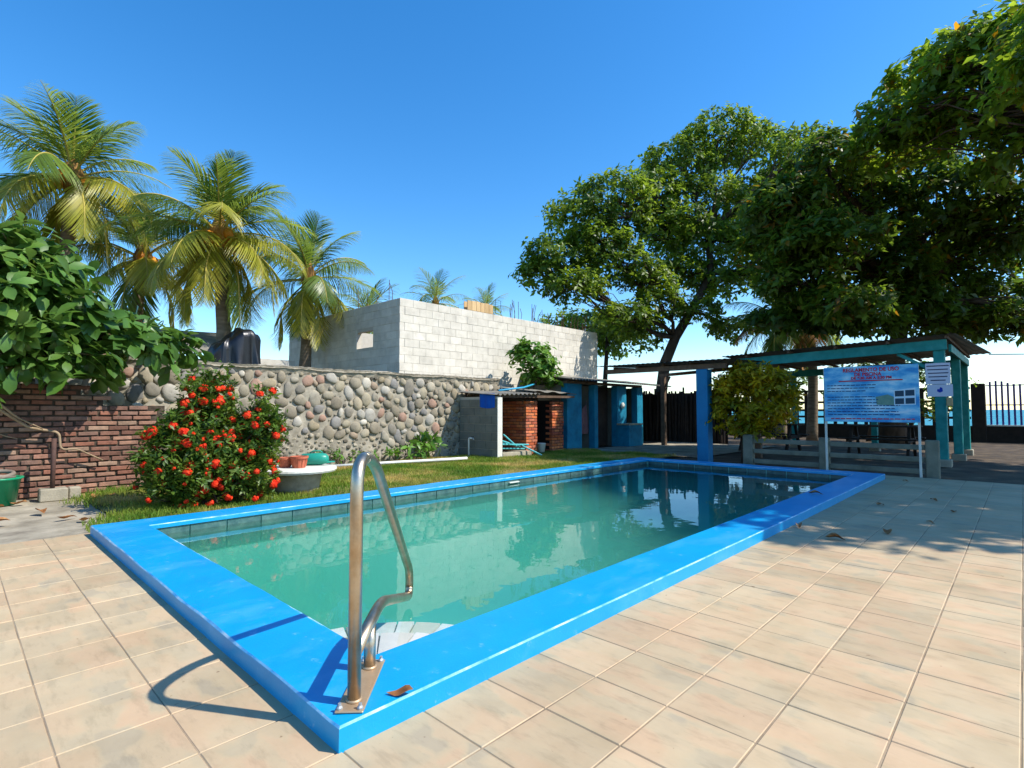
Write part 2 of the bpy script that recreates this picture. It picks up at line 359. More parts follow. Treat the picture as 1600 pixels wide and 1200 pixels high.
def tile_material():
    m = bpy.data.materials.new('terrace_tile'); m.use_nodes = True
    t = m.node_tree; n = t.nodes; l = t.links; p = n['Principled BSDF']
    geo = n.new('ShaderNodeNewGeometry'); oi = n.new('ShaderNodeObjectInfo')
    def noise(sc_, det, rough, stretch):
        mp = n.new('ShaderNodeMapping'); mp.inputs['Scale'].default_value = stretch
        z = n.new('ShaderNodeTexNoise'); z.inputs['Scale'].default_value = sc_; z.inputs['Detail'].default_value = det; z.inputs['Roughness'].default_value = rough
        l.new(geo.outputs['Position'], mp.inputs[0]); l.new(mp.outputs[0], z.inputs['Vector']); return z
    def ramp(src, stops):
        r = n.new('ShaderNodeValToRGB'); e = r.color_ramp.elements
        for i, (q, c) in enumerate(stops):
            if i < 2: e[i].position = q; e[i].color = c
            else: k = e.new(q); k.color = c
        l.new(src, r.inputs[0]); return r.outputs[0]
    def mix(a, b, f, mode='MIX'):
        x = n.new('ShaderNodeMix'); x.data_type = 'RGBA'; x.blend_type = mode
        if isinstance(f, float): x.inputs[0].default_value = f
        else: l.new(f, x.inputs[0])
        l.new(a, x.inputs[6]); l.new(b, x.inputs[7]); return x.outputs[2]
    # printed slate look: oblong patches of peach, sand and grey
    vm = n.new('ShaderNodeMapping'); vm.inputs['Scale'].default_value = (5.0, 9.0, 1)
    wv = n.new('ShaderNodeTexVoronoi'); wv.distance = 'CHEBYCHEV'; wv.inputs['Scale'].default_value = 1.0; wv.inputs['Randomness'].default_value = 0.85; wv.feature = 'SMOOTH_F1'; wv.inputs['Smoothness'].default_value = 0.35
    dn = noise(3.5, 5, 0.6, (1, 1, 1)); ds = n.new('ShaderNodeVectorMath'); ds.operation = 'SCALE'; ds.inputs['Scale'].default_value = 0.14
    da = n.new('ShaderNodeVectorMath'); da.operation = 'ADD'
    l.new(dn.outputs['Color'], ds.inputs[0]); l.new(geo.outputs['Position'], da.inputs[0]); l.new(ds.outputs[0], da.inputs[1])
    l.new(da.outputs[0], vm.inputs[0]); l.new(vm.outputs[0], wv.inputs['Vector'])
    sp = n.new('ShaderNodeSeparateColor'); l.new(wv.outputs['Color'], sp.inputs[0])
    base = ramp(noise(5, 8, 0.65, (1, 1, 1)).outputs['Fac'], [(0.3, S(180, 158, 126)), (0.5, S(189, 167, 134)), (0.7, S(194, 174, 140))])
    patch = ramp(sp.outputs[0], [(0.0, S(200, 162, 126)), (0.35, S(194, 166, 130)), (0.6, S(188, 166, 131)), (0.85, S(176, 161, 130)), (1.0, S(152, 144, 124))])
    c = mix(base, patch, 0.5)
    vein = ramp(noise(7, 9, 0.7, (0.7, 2.4, 1)).outputs['Fac'], [(0.34, (0.74, 0.74, 0.73, 1)), (0.48, (1, 1, 1, 1)), (0.7, (1.05, 1.03, 0.99, 1))])
    c = mix(c, vein, 0.6, 'MULTIPLY')
    blot = ramp(noise(1.7, 6, 0.6, (1, 1, 1)).outputs['Fac'], [(0.3, (0.86, 0.84, 0.8, 1)), (0.55, (1, 1, 1, 1))])
    c = mix(c, blot, 1.0, 'MULTIPLY')
    spots = ramp(noise(24, 3, 0.5, (1, 1, 1)).outputs['Fac'], [(0.24, (0.5, 0.42, 0.36, 1)), (0.28, (1, 1, 1, 1))])
    c = mix(c, spots, 0.9, 'MULTIPLY')
    mr = n.new('ShaderNodeMapRange'); mr.inputs[3].default_value = 0.89; mr.inputs[4].default_value = 1.07; l.new(oi.outputs['Random'], mr.inputs[0])
    hs = n.new('ShaderNodeHueSaturation'); l.new(mr.outputs[0], hs.inputs['Value']); l.new(c, hs.inputs['Color'])
    l.new(hs.outputs[0], p.inputs['Base Color'])
    p.inputs['Roughness'].default_value = 0.62; p.inputs['Specular IOR Level'].default_value = 0.3
    b = n.new('ShaderNodeBump'); b.inputs['Strength'].default_value = 0.18; b.inputs['Distance'].default_value = 0.006
    l.new(noise(16, 8, 0.6, (1, 2, 1)).outputs['Fac'], b.inputs['Height']); l.new(b.outputs[0], p.inputs['Normal'])
    return m
M['tile'] = tile_material()

def coping_material():      # blue paint, scuffed paler in streaks, chalky chips
    m = M['coping']; t = m.node_tree; n = t.nodes; l = t.links
    p = [q for q in n if q.type == 'BSDF_PRINCIPLED'][0]; geo = [q for q in n if q.type == 'NEW_GEOMETRY'][0]
    old = p.inputs['Base Color'].links[0].from_socket
    def noise(s_, st, det=8, ro=0.7):
        mp = n.new('ShaderNodeMapping'); mp.inputs['Scale'].default_value = st
        z = n.new('ShaderNodeTexNoise'); z.inputs['Scale'].default_value = s_; z.inputs['Detail'].default_value = det; z.inputs['Roughness'].default_value = ro
        l.new(geo.outputs['Position'], mp.inputs[0]); l.new(mp.outputs[0], z.inputs['Vector']); return z.outputs['Fac']
    def mask(src, a, b, amt):
        r = n.new('ShaderNodeMapRange'); r.inputs[1].default_value = a; r.inputs[2].default_value = b; r.inputs[4].default_value = amt
        l.new(src, r.inputs[0]); return r.outputs[0]
    def mix(a, colr, f):
        x = n.new('ShaderNodeMix'); x.data_type = 'RGBA'; l.new(f, x.inputs[0]); l.new(a, x.inputs[6]); x.inputs[7].default_value = colr; return x.outputs[2]
    c = mix(old, S(84, 168, 216), mask(noise(2.2, (1.6, 0.7, 1)), 0.5, 0.7, 0.5))
    c = mix(c, S(160, 200, 228), mask(noise(14, (1, 1, 1), 10, 0.78), 0.60, 0.70, 0.55))
    l.new(c, p.inputs['Base Color'])
coping_material()

def water_material():
    m = bpy.data.materials.new('pool_water'); m.use_nodes = True; t = m.node_tree; n = t.nodes; l = t.links; n.clear()
    out = n.new('ShaderNodeOutputMaterial'); fr = n.new('ShaderNodeFresnel'); fr.inputs[0].default_value = 1.33
    g = n.new('ShaderNodeBsdfGlossy'); g.inputs['Roughness'].default_value = 0.0
    tr = n.new('ShaderNodeBsdfTransparent'); mx = n.new('ShaderNodeMixShader')
    geo = n.new('ShaderNodeNewGeometry')
    nz = n.new('ShaderNodeTexNoise'); nz.inputs['Scale'].default_value = 2.2; nz.inputs['Detail'].default_value = 3
    l.new(geo.outputs['Position'], nz.inputs['Vector'])
    b = n.new('ShaderNodeBump'); b.inputs['Strength'].default_value = 0.05; b.inputs['Distance'].default_value = 0.05
    l.new(nz.outputs['Fac'], b.inputs['Height']); l.new(b.outputs[0], g.inputs['Normal']); l.new(b.outputs[0], fr.inputs['Normal'])
    l.new(fr.outputs[0], mx.inputs[0]); l.new(tr.outputs[0], mx.inputs[1]); l.new(g.outputs[0], mx.inputs[2]); l.new(mx.outputs[0], out.inputs['Surface'])
    ab = n.new('ShaderNodeVolumeAbsorption'); ab.inputs['Color'].default_value = (0.05, 0.86, 0.74, 1); ab.inputs['Density'].default_value = 0.75
    vs_ = n.new('ShaderNodeVolumeScatter'); vs_.inputs['Color'].default_value = (0.29, 0.93, 0.76, 1); vs_.inputs['Density'].default_value = 0.75; vs_.inputs['Anisotropy'].default_value = 0.3
    ad = n.new('ShaderNodeAddShader'); l.new(ab.outputs[0], ad.inputs[0]); l.new(vs_.outputs[0], ad.inputs[1]); l.new(ad.outputs[0], out.inputs['Volume'])
    return m
M['water'] = water_material()

def sea_material():
    m = pm('sea', [S(52, 128, 146), S(76, 150, 162)], 0.02, 0.7, 0.6, 0.8, spec=0.08); return m
M['sea'] = sea_material()

# ------------------------------------------------------------------ setting
PX0, PX1, PY0, PY1 = -6.25, -1.695, 0.94, 10.76      # outer edge of pool coping
IX0, IX1, IY0, IY1 = -5.87, -2.08, 1.32, 10.38       # inner edge
def sheet_with_hole(x0, x1, y0, y1, z, hx0, hx1, hy0, hy1):
    m = MB()
    for (a, b, c, d) in ((x0, hx0, y0, y1), (hx1, x1, y0, y1), (hx0, hx1, y0, hy0), (hx0, hx1, hy1, y1)):
        m.add([(a, c, z), (b, c, z), (b, d, z), (a, d, z)], [(0, 1, 2, 3)])
    return m
sheet_with_hole(-3000, 600, -600, 34, -0.03, PX0 + .1, PX1 - .1, PY0 + .1, PY1 - .1).build('ground', M['soil'], kind='structure')
MB().grid(lambda u, v: (-3000 + 3600 * u, 34 + 26 * v, -0.03 - 3.2 * v), 4, 4).build('beach', M['sand'], kind='structure')
MB().add([(-9000, 45, -1.5), (9000, 45, -1.5), (9000, 14000, -1.5), (-9000, 14000, -1.5)], [(0, 1, 2, 3)]).build('sea', M['sea'], kind='structure')

# terrace of square tiles
TX, TY, TP, TQ = -1.04, 0.62, 0.3325, 0.336
tm = MB()
for (a, b, c, d) in ((-6.36, PX0 + .1, -2.2, 0.99), (PX1 - .1, 7.5, -2.2, 11.45), (PX0 + .1, PX1 - .1, -2.2, PY0 + .1)):
    tm.add([(a, c, -0.0035), (b, c, -0.0035), (b, d, -0.0035), (a, d, -0.0035)], [(0, 1, 2, 3)])
terrace = tm.build('terrace', M['grout'], kind='structure')
tile_me = MB().box(-TP / 2 + .003, TP / 2 - .003, -TQ / 2 + .0018, TQ / 2 - .0018, -0.012, 0.0, 0.003).mesh('tile', M['tile'])
spots = []
for i in range(-17, 27):
    for j in range(-9, 33):
        x = TX + TP * (i + .5); y = TY + TQ * (j + .5)
        if x + TP / 2 > 7.5 or y - TQ / 2 < -2.2 or y + TQ / 2 > 11.5: continue
        if x < PX1 - TP / 2 - .02 and y > PY0 + TQ / 2 + .02: continue        # pool and lawn
        if x - TP / 2 < -6.45: continue
        if x < PX1 and x + TP / 2 > PX1 and y > PY1 + .1: pass
        px, py = screen((x, y, 0)); inv = -60 < px < 1660 and py < 1260
        spots.append((0 if inv else 1, x * x + y * y, x, y))
spots.sort()
far = MB()
for k, (o_, d_, x, y) in enumerate(spots):
    rz = random.gauss(0, 0.0006); tx = random.gauss(0, 0.0016); ty = random.gauss(0, 0.0016)
    if k < 300:
        inst('tile', tile_me, (x, y, rz), (tx, ty, random.gauss(0, 0.0015)), parent=terrace)
    else:
        Mx = Matrix.Translation((x, y, rz)) @ Matrix.Rotation(tx, 4, 'X') @ Matrix.Rotation(ty, 4, 'Y')
        far.box(-TP / 2 + .003, TP / 2 - .003, -TQ / 2 + .0018, TQ / 2 - .0018, -0.012, 0.0, 0, Mx)
far.build('tile_field', M['tile'], terrace, kind='stuff')

# rough concrete apron by the brick wall and path by the washrooms
def apron(name, x0, x1, y0, y1, z, amp, nx=24, ny=24, mat='apron'):
    rr = random.Random(5)
    ph = [(rr.uniform(1, 4), rr.uniform(1, 4), rr.uniform(0, 6)) for _ in range(6)]
    def fn(u, v):
        x = x0 + (x1 - x0) * u; y = y0 + (y1 - y0) * v
        return (x, y, z + amp * sum(math.sin(a * x + b * y + c) for a, b, c in ph) / 3)
    return MB().grid(fn, nx, ny).build(name, M[mat], smooth=True, kind='structure')
apron('concrete_apron', -9.6, -6.36, -3.0, 1.25, -0.012, 0.008)
apron('path', -9.3, -5.7, 12.6, 18, -0.004, 0.006)
lw = apron('lawn', -10.4, -6.2, 1.25, 12.6, 0.0, 0.012, 30, 60, 'lawn_soil')
# short grass
def grass(n):
    x = NR.uniform(-10.2, -6.3, n); y = NR.uniform(0.95, 12.9, n)
    # ragged left edge
    keep = (y > 1.12 + 0.22 * np.sin(x * 3.1) + NR.normal(0, .1, n) + np.clip((-6.9 - x) * .12, 0, .3)) & (y < 12.6 + .2 * np.sin(x * 4))
    patch = np.sin(x * 2.3 + 1) * np.sin(y * 1.9 + .5) + 0.6 * np.sin(x * 5.1 + y * 3.7)
    keep &= NR.uniform(-1.6, 1.2, n) > -patch * 0.6 - .9
    x, y, patch = x[keep], y[keep], patch[keep]; n = len(x)
    h = NR.uniform(0.025, 0.06, n) * (1 + 0.25 * patch) + 0.035 * np.exp(-((y - 1.55) ** 2) * 4)
    a = NR.uniform(0, 6.28, n); w = NR.uniform(0.003, 0.006, n); ln = NR.uniform(0.2, 0.9, n) * h; b = NR.uniform(0, 6.28, n)
    px, py = np.cos(a) * w, np.sin(a) * w
    z0 = np.full(n, -0.005)
    V = np.stack([np.stack([x - px, y - py, z0], 1), np.stack([x + px, y + py, z0], 1),
                  np.stack([x + px * .7 + np.cos(b) * ln * .35, y + py * .7 + np.sin(b) * ln * .35, h * .65], 1),
                  np.stack([x - px * .7 + np.cos(b) * ln * .35, y - py * .7 + np.sin(b) * ln * .35, h * .65], 1),
                  np.stack([x + np.cos(b) * ln, y + np.sin(b) * ln, h], 1)], 1).reshape(-1, 3)
    k = (np.arange(n) * 5)[:, None]
    F = np.concatenate([k + np.array([[0, 1, 2]]), k + np.array([[0, 2, 3]]), k + np.array([[3, 2, 4]])])
    nobj('grass', V, F, M['grass'], label='short patchy green and straw-coloured lawn grass', cat='grass', kind='stuff')
grass(120000)

# ------------------------------------------------------------------ swimming pool
pool = empty('swimming_pool', (-3.97, 5.85, 0), 'rectangular sunken swimming pool with bright blue painted coping', 'swimming pool')
CZ = 0.086
def coping_ring():
    """one raised ring, softly rounded edges, small lip over the water; hand-trowelled, so edges wander a little"""
    m = MB(); b = 0.007; prof = [(0, -0.06), (0, CZ - b), (b, CZ), (-b, CZ), (-.0001, CZ - b), (-.0001, 0.045), (.035, 0.045), (.0351, -0.06)]
    rr = random.Random(17); K = 60; rings = []
    cs = [(PX0, PY0, IX0, IY0, 1, 1), (PX1, PY0, IX1, IY0, -1, 1), (PX1, PY1, IX1, IY1, -1, -1), (PX0, PY1, IX0, IY1, 1, -1)]
    def pt(c, k):
        (ox, oy, ix, iy, sx, sy) = c; w, z = prof[k]
        if k < 3: return Vector((ox + sx * w, oy + sy * w, z))
        if k == 3: return Vector((ix - sx * b, iy - sy * b, z))
        return Vector((ix + sx * -abs(w) if k > 5 else ix, iy + sy * -abs(w) if k > 5 else iy, z))
    ph = [rr.uniform(0, 6) for _ in range(8)]
    for c in range(4):
        for q in range(K):
            t = q / K; ring = []
            for k in range(len(prof)):
                p = pt(cs[c], k).lerp(pt(cs[(c + 1) % 4], k), t); L = t * (10 if c % 2 else 4.5)
                if 0 < q:
                    wv = .0022 * math.sin(L * 2.3 + ph[k % 8] + c) + .0016 * math.sin(L * 7.1 + ph[(k + 3) % 8]) + rr.gauss(0, .0006)
                    if k in (1, 2, 3, 4):
                        p.z += wv * .8
                        n_ = (Vector((0, 1, 0)), Vector((1, 0, 0)))[c % 2]; p += n_ * wv * .9
                ring.append(p)
            rings.append(ring)
    n = len(rings); k = len(prof); vs = [v for r in rings for v in r]; fs = []
    for i in range(n):
        for q in range(k - 1): fs.append((i * k + q, ((i + 1) % n) * k + q, ((i + 1) % n) * k + q + 1, i * k + q + 1))
    return m.add(vs, fs), k - 1
M['coping_worn'] = pm('coping_worn', [S(30, 140, 200), S(120, 180, 214), S(196, 208, 212)], 9, 0.6, 0.1, 90)
cm_, kk = coping_ring(); co = cm_.build('coping', M['coping'], pool); co.data.materials.append(M['coping_worn'])
for f in co.data.polygons:
    if f.index % kk in (1, 3): f.material_index = 1
fixn(co)
# basin
bz = -1.35
m = MB()
for x in (IX0 - .03, IX1 + .03): m.add([(x, IY0 - .03, bz), (x, IY1 + .03, bz), (x, IY1 + .03, 0.044), (x, IY0 - .03, 0.044)], [(0, 1, 2, 3)])
for y in (IY0 - .03, IY1 + .03): m.add([(IX0 - .03, y, bz), (IX1 + .03, y, bz), (IX1 + .03, y, 0.044), (IX0 - .03, y, 0.044)], [(0, 1, 2, 3)])
m.add([(IX0 - .03, IY0 - .03, bz), (IX1 + .03, IY0 - .03, bz), (IX1 + .03, IY1 + .03, bz), (IX0 - .03, IY1 + .03, bz)], [(0, 1, 2, 3)])
m.build('basin', M['pool_paint'], pool)
bt_long = MB().box(-0.006, 0.012, -0.163, 0.163, -0.28, 0.0, 0.002).mesh('band_tile', M['band'])
n_ = 27; st = (IY1 - IY0) / n_
for i in range(n_):
    inst('band_tile', bt_long, (IX0 - .028, IY0 + st * (i + .5), 0.042), parent=pool)
n_ = 11; sx_ = (IX1 - IX0) / n_
for i in range(n_):
    inst('band_tile', bt_long, (IX0 + sx_ * (i + .5), IY1 + .028, 0.042), (0, 0, R(-90)), parent=pool)
# curved corner steps faced with broken white tiles
def steps():
    cx, cy_ = IX1 + .03, IY0 - .03
    for (r, z, nseg, r0) in ((0.56, -0.03, 8, 0.0), (0.84, -0.085, 10, 0.56), (1.15, -0.30, 13, 0.84)):
        base = MB(); prof = [(r - .012, -1.3), (r - .012, z - .012)]
        pts = [(cx, cy_)] + [(cx - (r - .012) * math.cos(R(90) * i / 24), cy_ + (r - .012) * math.sin(R(90) * i / 24)) for i in range(25)]
        k = len(pts); base.add([(x, y, -1.34) for x, y in pts] + [(x, y, z - .012) for x, y in pts], [tuple(range(k, 2 * k))] + [(i, (i + 1) % k, k + (i + 1) % k, k + i) for i in range(k)])
        stp = fixn(base.build('corner_step', M['mortar'], pool))
        # tread and riser tiles
        ring = [0.0, 0.36, 0.66] if r0 == 0 else [r0, r]
        if r0 == 0: ring = [0.03, 0.27, r]
        for a in range(len(ring) - 1):
            ra, rb = ring[a] + .004, ring[a + 1] - .004
            ns = max(3, int(nseg * (rb / r)))
            cuts = sorted([0, 1] + [(i + random.uniform(-.28, .28)) / ns for i in range(1, ns)])
            for i in range(ns):
                g_ = 0.006 / rb; t0 = cuts[i] * R(90) + g_; t1 = cuts[i + 1] * R(90) - g_
                if t1 - t0 < 0.03: continue
                tmid = (t0 + t1) / 2; dz = random.uniform(0, .004)
                vs_ = []
                for zz in (z - .012, z + dz):
                    for (rr, tt) in ((ra, t0), (ra, t1), (rb, t1), (rb * 1.0, tmid), (rb, t0)):
                        vs_.append((cx - rr * math.cos(tt), cy_ + rr * math.sin(tt), zz))
                o = MB().add(vs_, [(0, 1, 2, 3, 4), (9, 8, 7, 6, 5)] + [(q, (q + 1) % 5, 5 + (q + 1) % 5, 5 + q) for q in range(5)]).build('step_tile', M['step_tile'], stp)
                fixn(o)
        for i in range(nseg):
            t0 = R(90) * i / nseg + .006; t1 = R(90) * (i + 1) / nseg - .006
            vs_ = [(cx - rr * math.cos(tt), cy_ + rr * math.sin(tt), zz) for zz in (z - .22, z - .014) for rr in (r - .012, r) for tt in (t0, t1)]
            fixn(MB().add(vs_, [(0, 1, 3, 2), (4, 6, 7, 5), (0, 4, 5, 1), (2, 3, 7, 6), (0, 2, 6, 4), (1, 5, 7, 3)]).build('riser_tile', M['step_tile'], stp))
steps()
fixn(MB().box(IX0 - .029, IX1 + .029, IY0 - .029, IY1 + .029, bz + .004, -0.02).build('pool_water', M['water'], kind='structure'))
# skimmer slot cover and a small spout on the far wall
MB().box(IX0 - .03, IX0 + .02, 6.1, 6.32, -0.005, 0.012, .003).build('skimmer_lip', M['white_paint'], pool)

# ------------------------------------------------------------------ handrail
P1 = Vector((-1.797, 1.054, CZ)); DD = Vector((-.717, .697, 0)).normalized()
rail = empty('handrail', (P1.x + DD.x * .13, P1.y + DD.y * .13, CZ), 'bent stainless steel handrail bolted to the blue pool corner', 'handrail')
def rp(s, z): return P1 + DD * s + Vector((0, 0, z - CZ))
def smooth_path(pts, rad):      # round the corners of a polyline
    out = [Vector(pts[0])]
    for i in range(1, len(pts) - 1):
        a, b, c = Vector(pts[i - 1]), Vector(pts[i]), Vector(pts[i + 1]); r = rad[i]
        d1 = (a - b).normalized(); d2 = (c - b).normalized()
        p0 = b + d1 * r; p2 = b + d2 * r
        for k in range(9):
            t = k / 8; out.append(p0 * (1 - t) ** 2 + b * 2 * t * (1 - t) + p2 * t * t)
    out.append(Vector(pts[-1])); return out
main = [rp(0, CZ + .008), rp(0.0, .965), rp(0.26, 0.955), rp(1.335, 0.16), rp(1.31, 0.02), rp(0.46, 0.285), rp(0.0, 0.262)]
MB().tube(smooth_path(main, [0, .12, .16, .09, .06, .12, 0]), 0.0242, 20).build('tube', M['steel'], rail, True)
MB().tube([rp(.25, CZ + .008), rp(.25, .265)], 0.0242, 20).build('short_leg', M['steel'], rail, True)
ang = math.atan2(DD.y, DD.x)
pl = MB().box(-.075, .32, -.05, .05, .001, .009, .003, Matrix.Translation(P1) @ Matrix.Rotation(ang, 4, 'Z')).build('base_plate', M['plate'], rail)
for s, w in ((-.057, -.036), (-.057, .036), (.302, -.036), (.302, .036)):
    MB().lathe([(.011, 0), (.011, .006), (.006, .012), (.006, .02)], P1 + DD * s + Vector((-DD.y, DD.x, 0)) * w + Vector((0, 0, .009)), 8).build('bolt', M['galv'], pl)
for s in (0, .25):
    MB().lathe([(.03, 0), (.028, .006), (.0235, .010)], P1 + DD * s + Vector((0, 0, .009)), 20).build('weld_ring', M['plate'], rail, True)

# ------------------------------------------------------------------ brick wall at left
bw = empty('brick_wall', (-9.35, 0.6, 0), 'old dark red brick wall behind the concrete apron', 'wall')
def brick_top(y): return 1.22 if y > 1.5 else (1.36 if y > 1.25 else 1.5)
m = MB()
for (y0, y1) in ((-3.2, 1.25), (1.25, 1.5), (1.5, 2.25)):
    m.box(-9.60, -9.372, y0, y1, -0.1, brick_top((y0 + y1) / 2) - .012)
m.build('brick_core', M['brick_joint'], bw)
bme = [MB().box(-.2, 0, -.112, .112, -.0265, .0265, .006).mesh('brick', M['brick']) for _ in range(1)][0]
stuff = MB(); cnt = 0; cand = []
for r_ in range(21):
    z = 0.036 + r_ * 0.071
    off = (r_ % 2) * .12 + random.uniform(-.03, .03)
    for k in range(-14, 12):
        y = off + k * 0.24 + .02
        if y < -3.1 or y > 2.14 or z + .03 > brick_top(y): continue
        cand.append((abs(y - .9), y, z))
cand.sort()
for k, (d_, y, z) in enumerate(cand):
    lx = random.gauss(0, .005); sy = random.uniform(.9, 1.03)
    loc = (-9.35 + lx, y + random.gauss(0, .006), z + random.gauss(0, .0025)); rot = (random.gauss(0, .014), 0, random.gauss(0, .02))
    if k < 290: inst('brick', bme, loc, rot, (1, sy, random.uniform(.88, 1.06)), bw)
    else: stuff.box(-.2, 0, -.112, .112, -.0265, .0265, 0, Matrix.Translation(loc))
if stuff.v: stuff.build('further_bricks', M['brick'], bw, kind='stuff')

# ------------------------------------------------------------------ cobblestone wall
sw = empty('stone_wall', (-10.4, 5, 0), 'long cobblestone wall set in grey mortar along the lawn', 'wall')
SWY0, SWY1 = -2.5, 10.42
def mort(u, v):
    y = SWY0 + (SWY1 - SWY0) * u; z = -.1 + 2.06 * v
    return (-10.40 + .012 * math.sin(y * 9 + z * 5) + .01 * math.sin(y * 23 - z * 17) + NR.normal(0, .004), y, z)
m = MB().grid(mort, 220, 36)
m.build('mortar', M['mortar'], sw, True)
MB().box(-10.75, -10.43, SWY0 + .01, SWY1 - .01, -.1, 1.95).build('wall_core', M['mortar'], sw)
def cap(u, v):
    y = SWY0 + (SWY1 - SWY0) * u; x = -10.80 + .46 * v; a = .008 * math.sin(y * 7) + .006 * math.sin(y * 19 + 1)
    return (x + (a if v > .99 else 0), y, 2.0 + .012 * math.sin(y * 3.1) + .004 * math.sin(y * 13) - (.055 if v > .99 else 0) + NR.normal(0, .004))
MB().grid(cap, 260, 6).build('mortar_cap', M['mortar'], sw, True)
MB().grid(lambda u, v: (-10.345 + .008 * math.sin((SWY0 + 12.9 * u) * 7) - .05 * v, SWY0 + 12.92 * u, 1.99 - .13 * v + NR.normal(0, .006)), 260, 2).build('cap_edge', M['mortar'], sw, True)
def cobble_mesh(seed, sub=2):
    import bmesh
    rr = random.Random(seed); bm = bmesh.new(); bmesh.ops.create_icosphere(bm, subdivisions=sub, radius=1)
    ph = [(Vector((rr.gauss(0, 1), rr.gauss(0, 1), rr.gauss(0, 1))), rr.uniform(0, 6)) for _ in range(4)]
    for v in bm.verts:
        d = 1 + sum(.12 * math.sin(1.7 * v.co.dot(a) + b) for a, b in ph); v.co *= d
        v.co.x = max(min(v.co.x, .85), -.2)
    me = bpy.data.meshes.new('stone'); bm.to_mesh(me); bm.free(); me.materials.append(M['cobble'])
    me.polygons.foreach_set('use_smooth', [True] * len(me.polygons)); return me
cms = [cobble_mesh(i) for i in range(9)]
rr = random.Random(21); placed = []
def rubble_line(y): return 0.62 + .16 * math.sin(y * 1.25 + 2.2) + .08 * math.sin(y * 3.3)
def try_put(y, z, a, b, gap):
    for (y2, z2, a2, b2) in placed:
        dy = y - y2; dz = z - z2
        if abs(dy) > .5 or abs(dz) > .5: continue
        if (dy / (a + a2 + gap)) ** 2 + (dz / (b + b2 + gap)) ** 2 < 1: return False
    placed.append((y, z, a, b)); return True
big = []
for (lo, hi, tries) in ((.115, .16, 5000), (.09, .125, 9000), (.06, .09, 9000)):
    for _ in range(tries):
        a = rr.uniform(lo, hi) * .84; b = a * rr.choice((.85, 1.0, 1.15, 1.3, 1.5)); y = rr.uniform(0.3, SWY1 - .1); z = rr.uniform(.3, 1.86)
        if z + b > 1.9 or z - b < rubble_line(y) - .12: continue
        if try_put(y, z, a, b, -.016): big.append((y, z, a, b))
big.sort(key=lambda q: -q[2] * q[3] / (depth((-10.35, q[0], 0)) ** 2))
rest = MB()
def squash(mb, y, z, a, b, pr, seed, rot=0):
    import bmesh
    me = cms_small[seed % len(cms_small)]
    c, s_ = math.cos(rot), math.sin(rot)
    mb.add([(-10.405 + pr * v[0], y + c * v[1] * a - s_ * v[2] * b, z + s_ * v[1] * a + c * v[2] * b) for v in me[0]], me[1])
import bmesh as _bm
cms_small = []
for sd_ in range(5):
    bm = _bm.new(); _bm.ops.create_icosphere(bm, subdivisions=1, radius=1); r2 = random.Random(sd_)
    vv = [(v.co * r2.uniform(.85, 1.1)) for v in bm.verts]; cms_small.append(([tuple(v) for v in vv], [tuple(q.index for q in f.verts) for f in bm.faces])); bm.free()
for k, (y, z, a, b) in enumerate(big):
    if k < 295: inst('stone', cms[k % 9], (-10.405, y, z), (rr.gauss(0, .22), 0, 0), (.042 + .2 * a, a, b), sw)
    else: squash(rest, y, z, a, b, .06, k)
for _ in range(9000):
    a = rr.uniform(.03, .075); b = a * rr.uniform(.5, .9); y = rr.uniform(0.0, SWY1 - .05); z = rr.uniform(.02, 1.9)
    if try_put(y, z, a * .9, b * .9, .0): squash(rest, y, z, a, b, rr.uniform(.022, .04), rr.randrange(9), rr.gauss(0, .3))
rest.build('rubble_fill', M['rubble'], sw, kind='stuff')

# ------------------------------------------------------------------ unfinished block building
bb = empty('block_building', (-14, 11.7, 0), 'roofless unfinished grey concrete block building behind the stone wall', 'building')
BX0, BX1, BY0, BY1, BT = -17.2, -11.0, 7.56, 16.0, 3.9
core = MB()
core.box(BX1 - .145, BX1 - .006, BY0 + .15, BY1 - .006, -.1, BT - .006)                 # right wall
core.box(BX0 + .006, BX0 + .145, BY0 + .15, BY1 - .006, -.1, BT - .006)                 # left wall
core.box(BX0 + .15, BX1 - .15, BY1 - .145, BY1 - .006, -.1, BT - .006)                  # back wall
WX0, WX1, WZ0, WZ1 = -13.0, -12.2, 2.78, 3.22
for (x0, x1, z0, z1) in ((BX0 + .006, WX0, -.1, BT - .006), (WX1, BX1 - .006, -.1, BT - .006), (WX0, WX1, -.1, WZ0), (WX0, WX1, WZ1, BT - .006)):
    core.box(x0, x1, BY0 + .006, BY0 + .145, z0, z1)
core.build('wall_core', M['block_joint'], bb)
bw_cache = {}
def block_mesh(L, H, axis, mat='block', D=.148):
    key = (round(L, 3), round(H, 3), axis, mat)
    if key not in bw_cache:
        b = MB()
        if axis == 'y': b.box(-D, 0, -L / 2, L / 2, -H / 2, H / 2, .003)
        else: b.box(-L / 2, L / 2, 0, D, -H / 2, H / 2, .005)
        bw_cache[key] = b.mesh('block', M[mat])
    return bw_cache[key]
courses = 12; ch = .2; z_top = BT; low = MB()
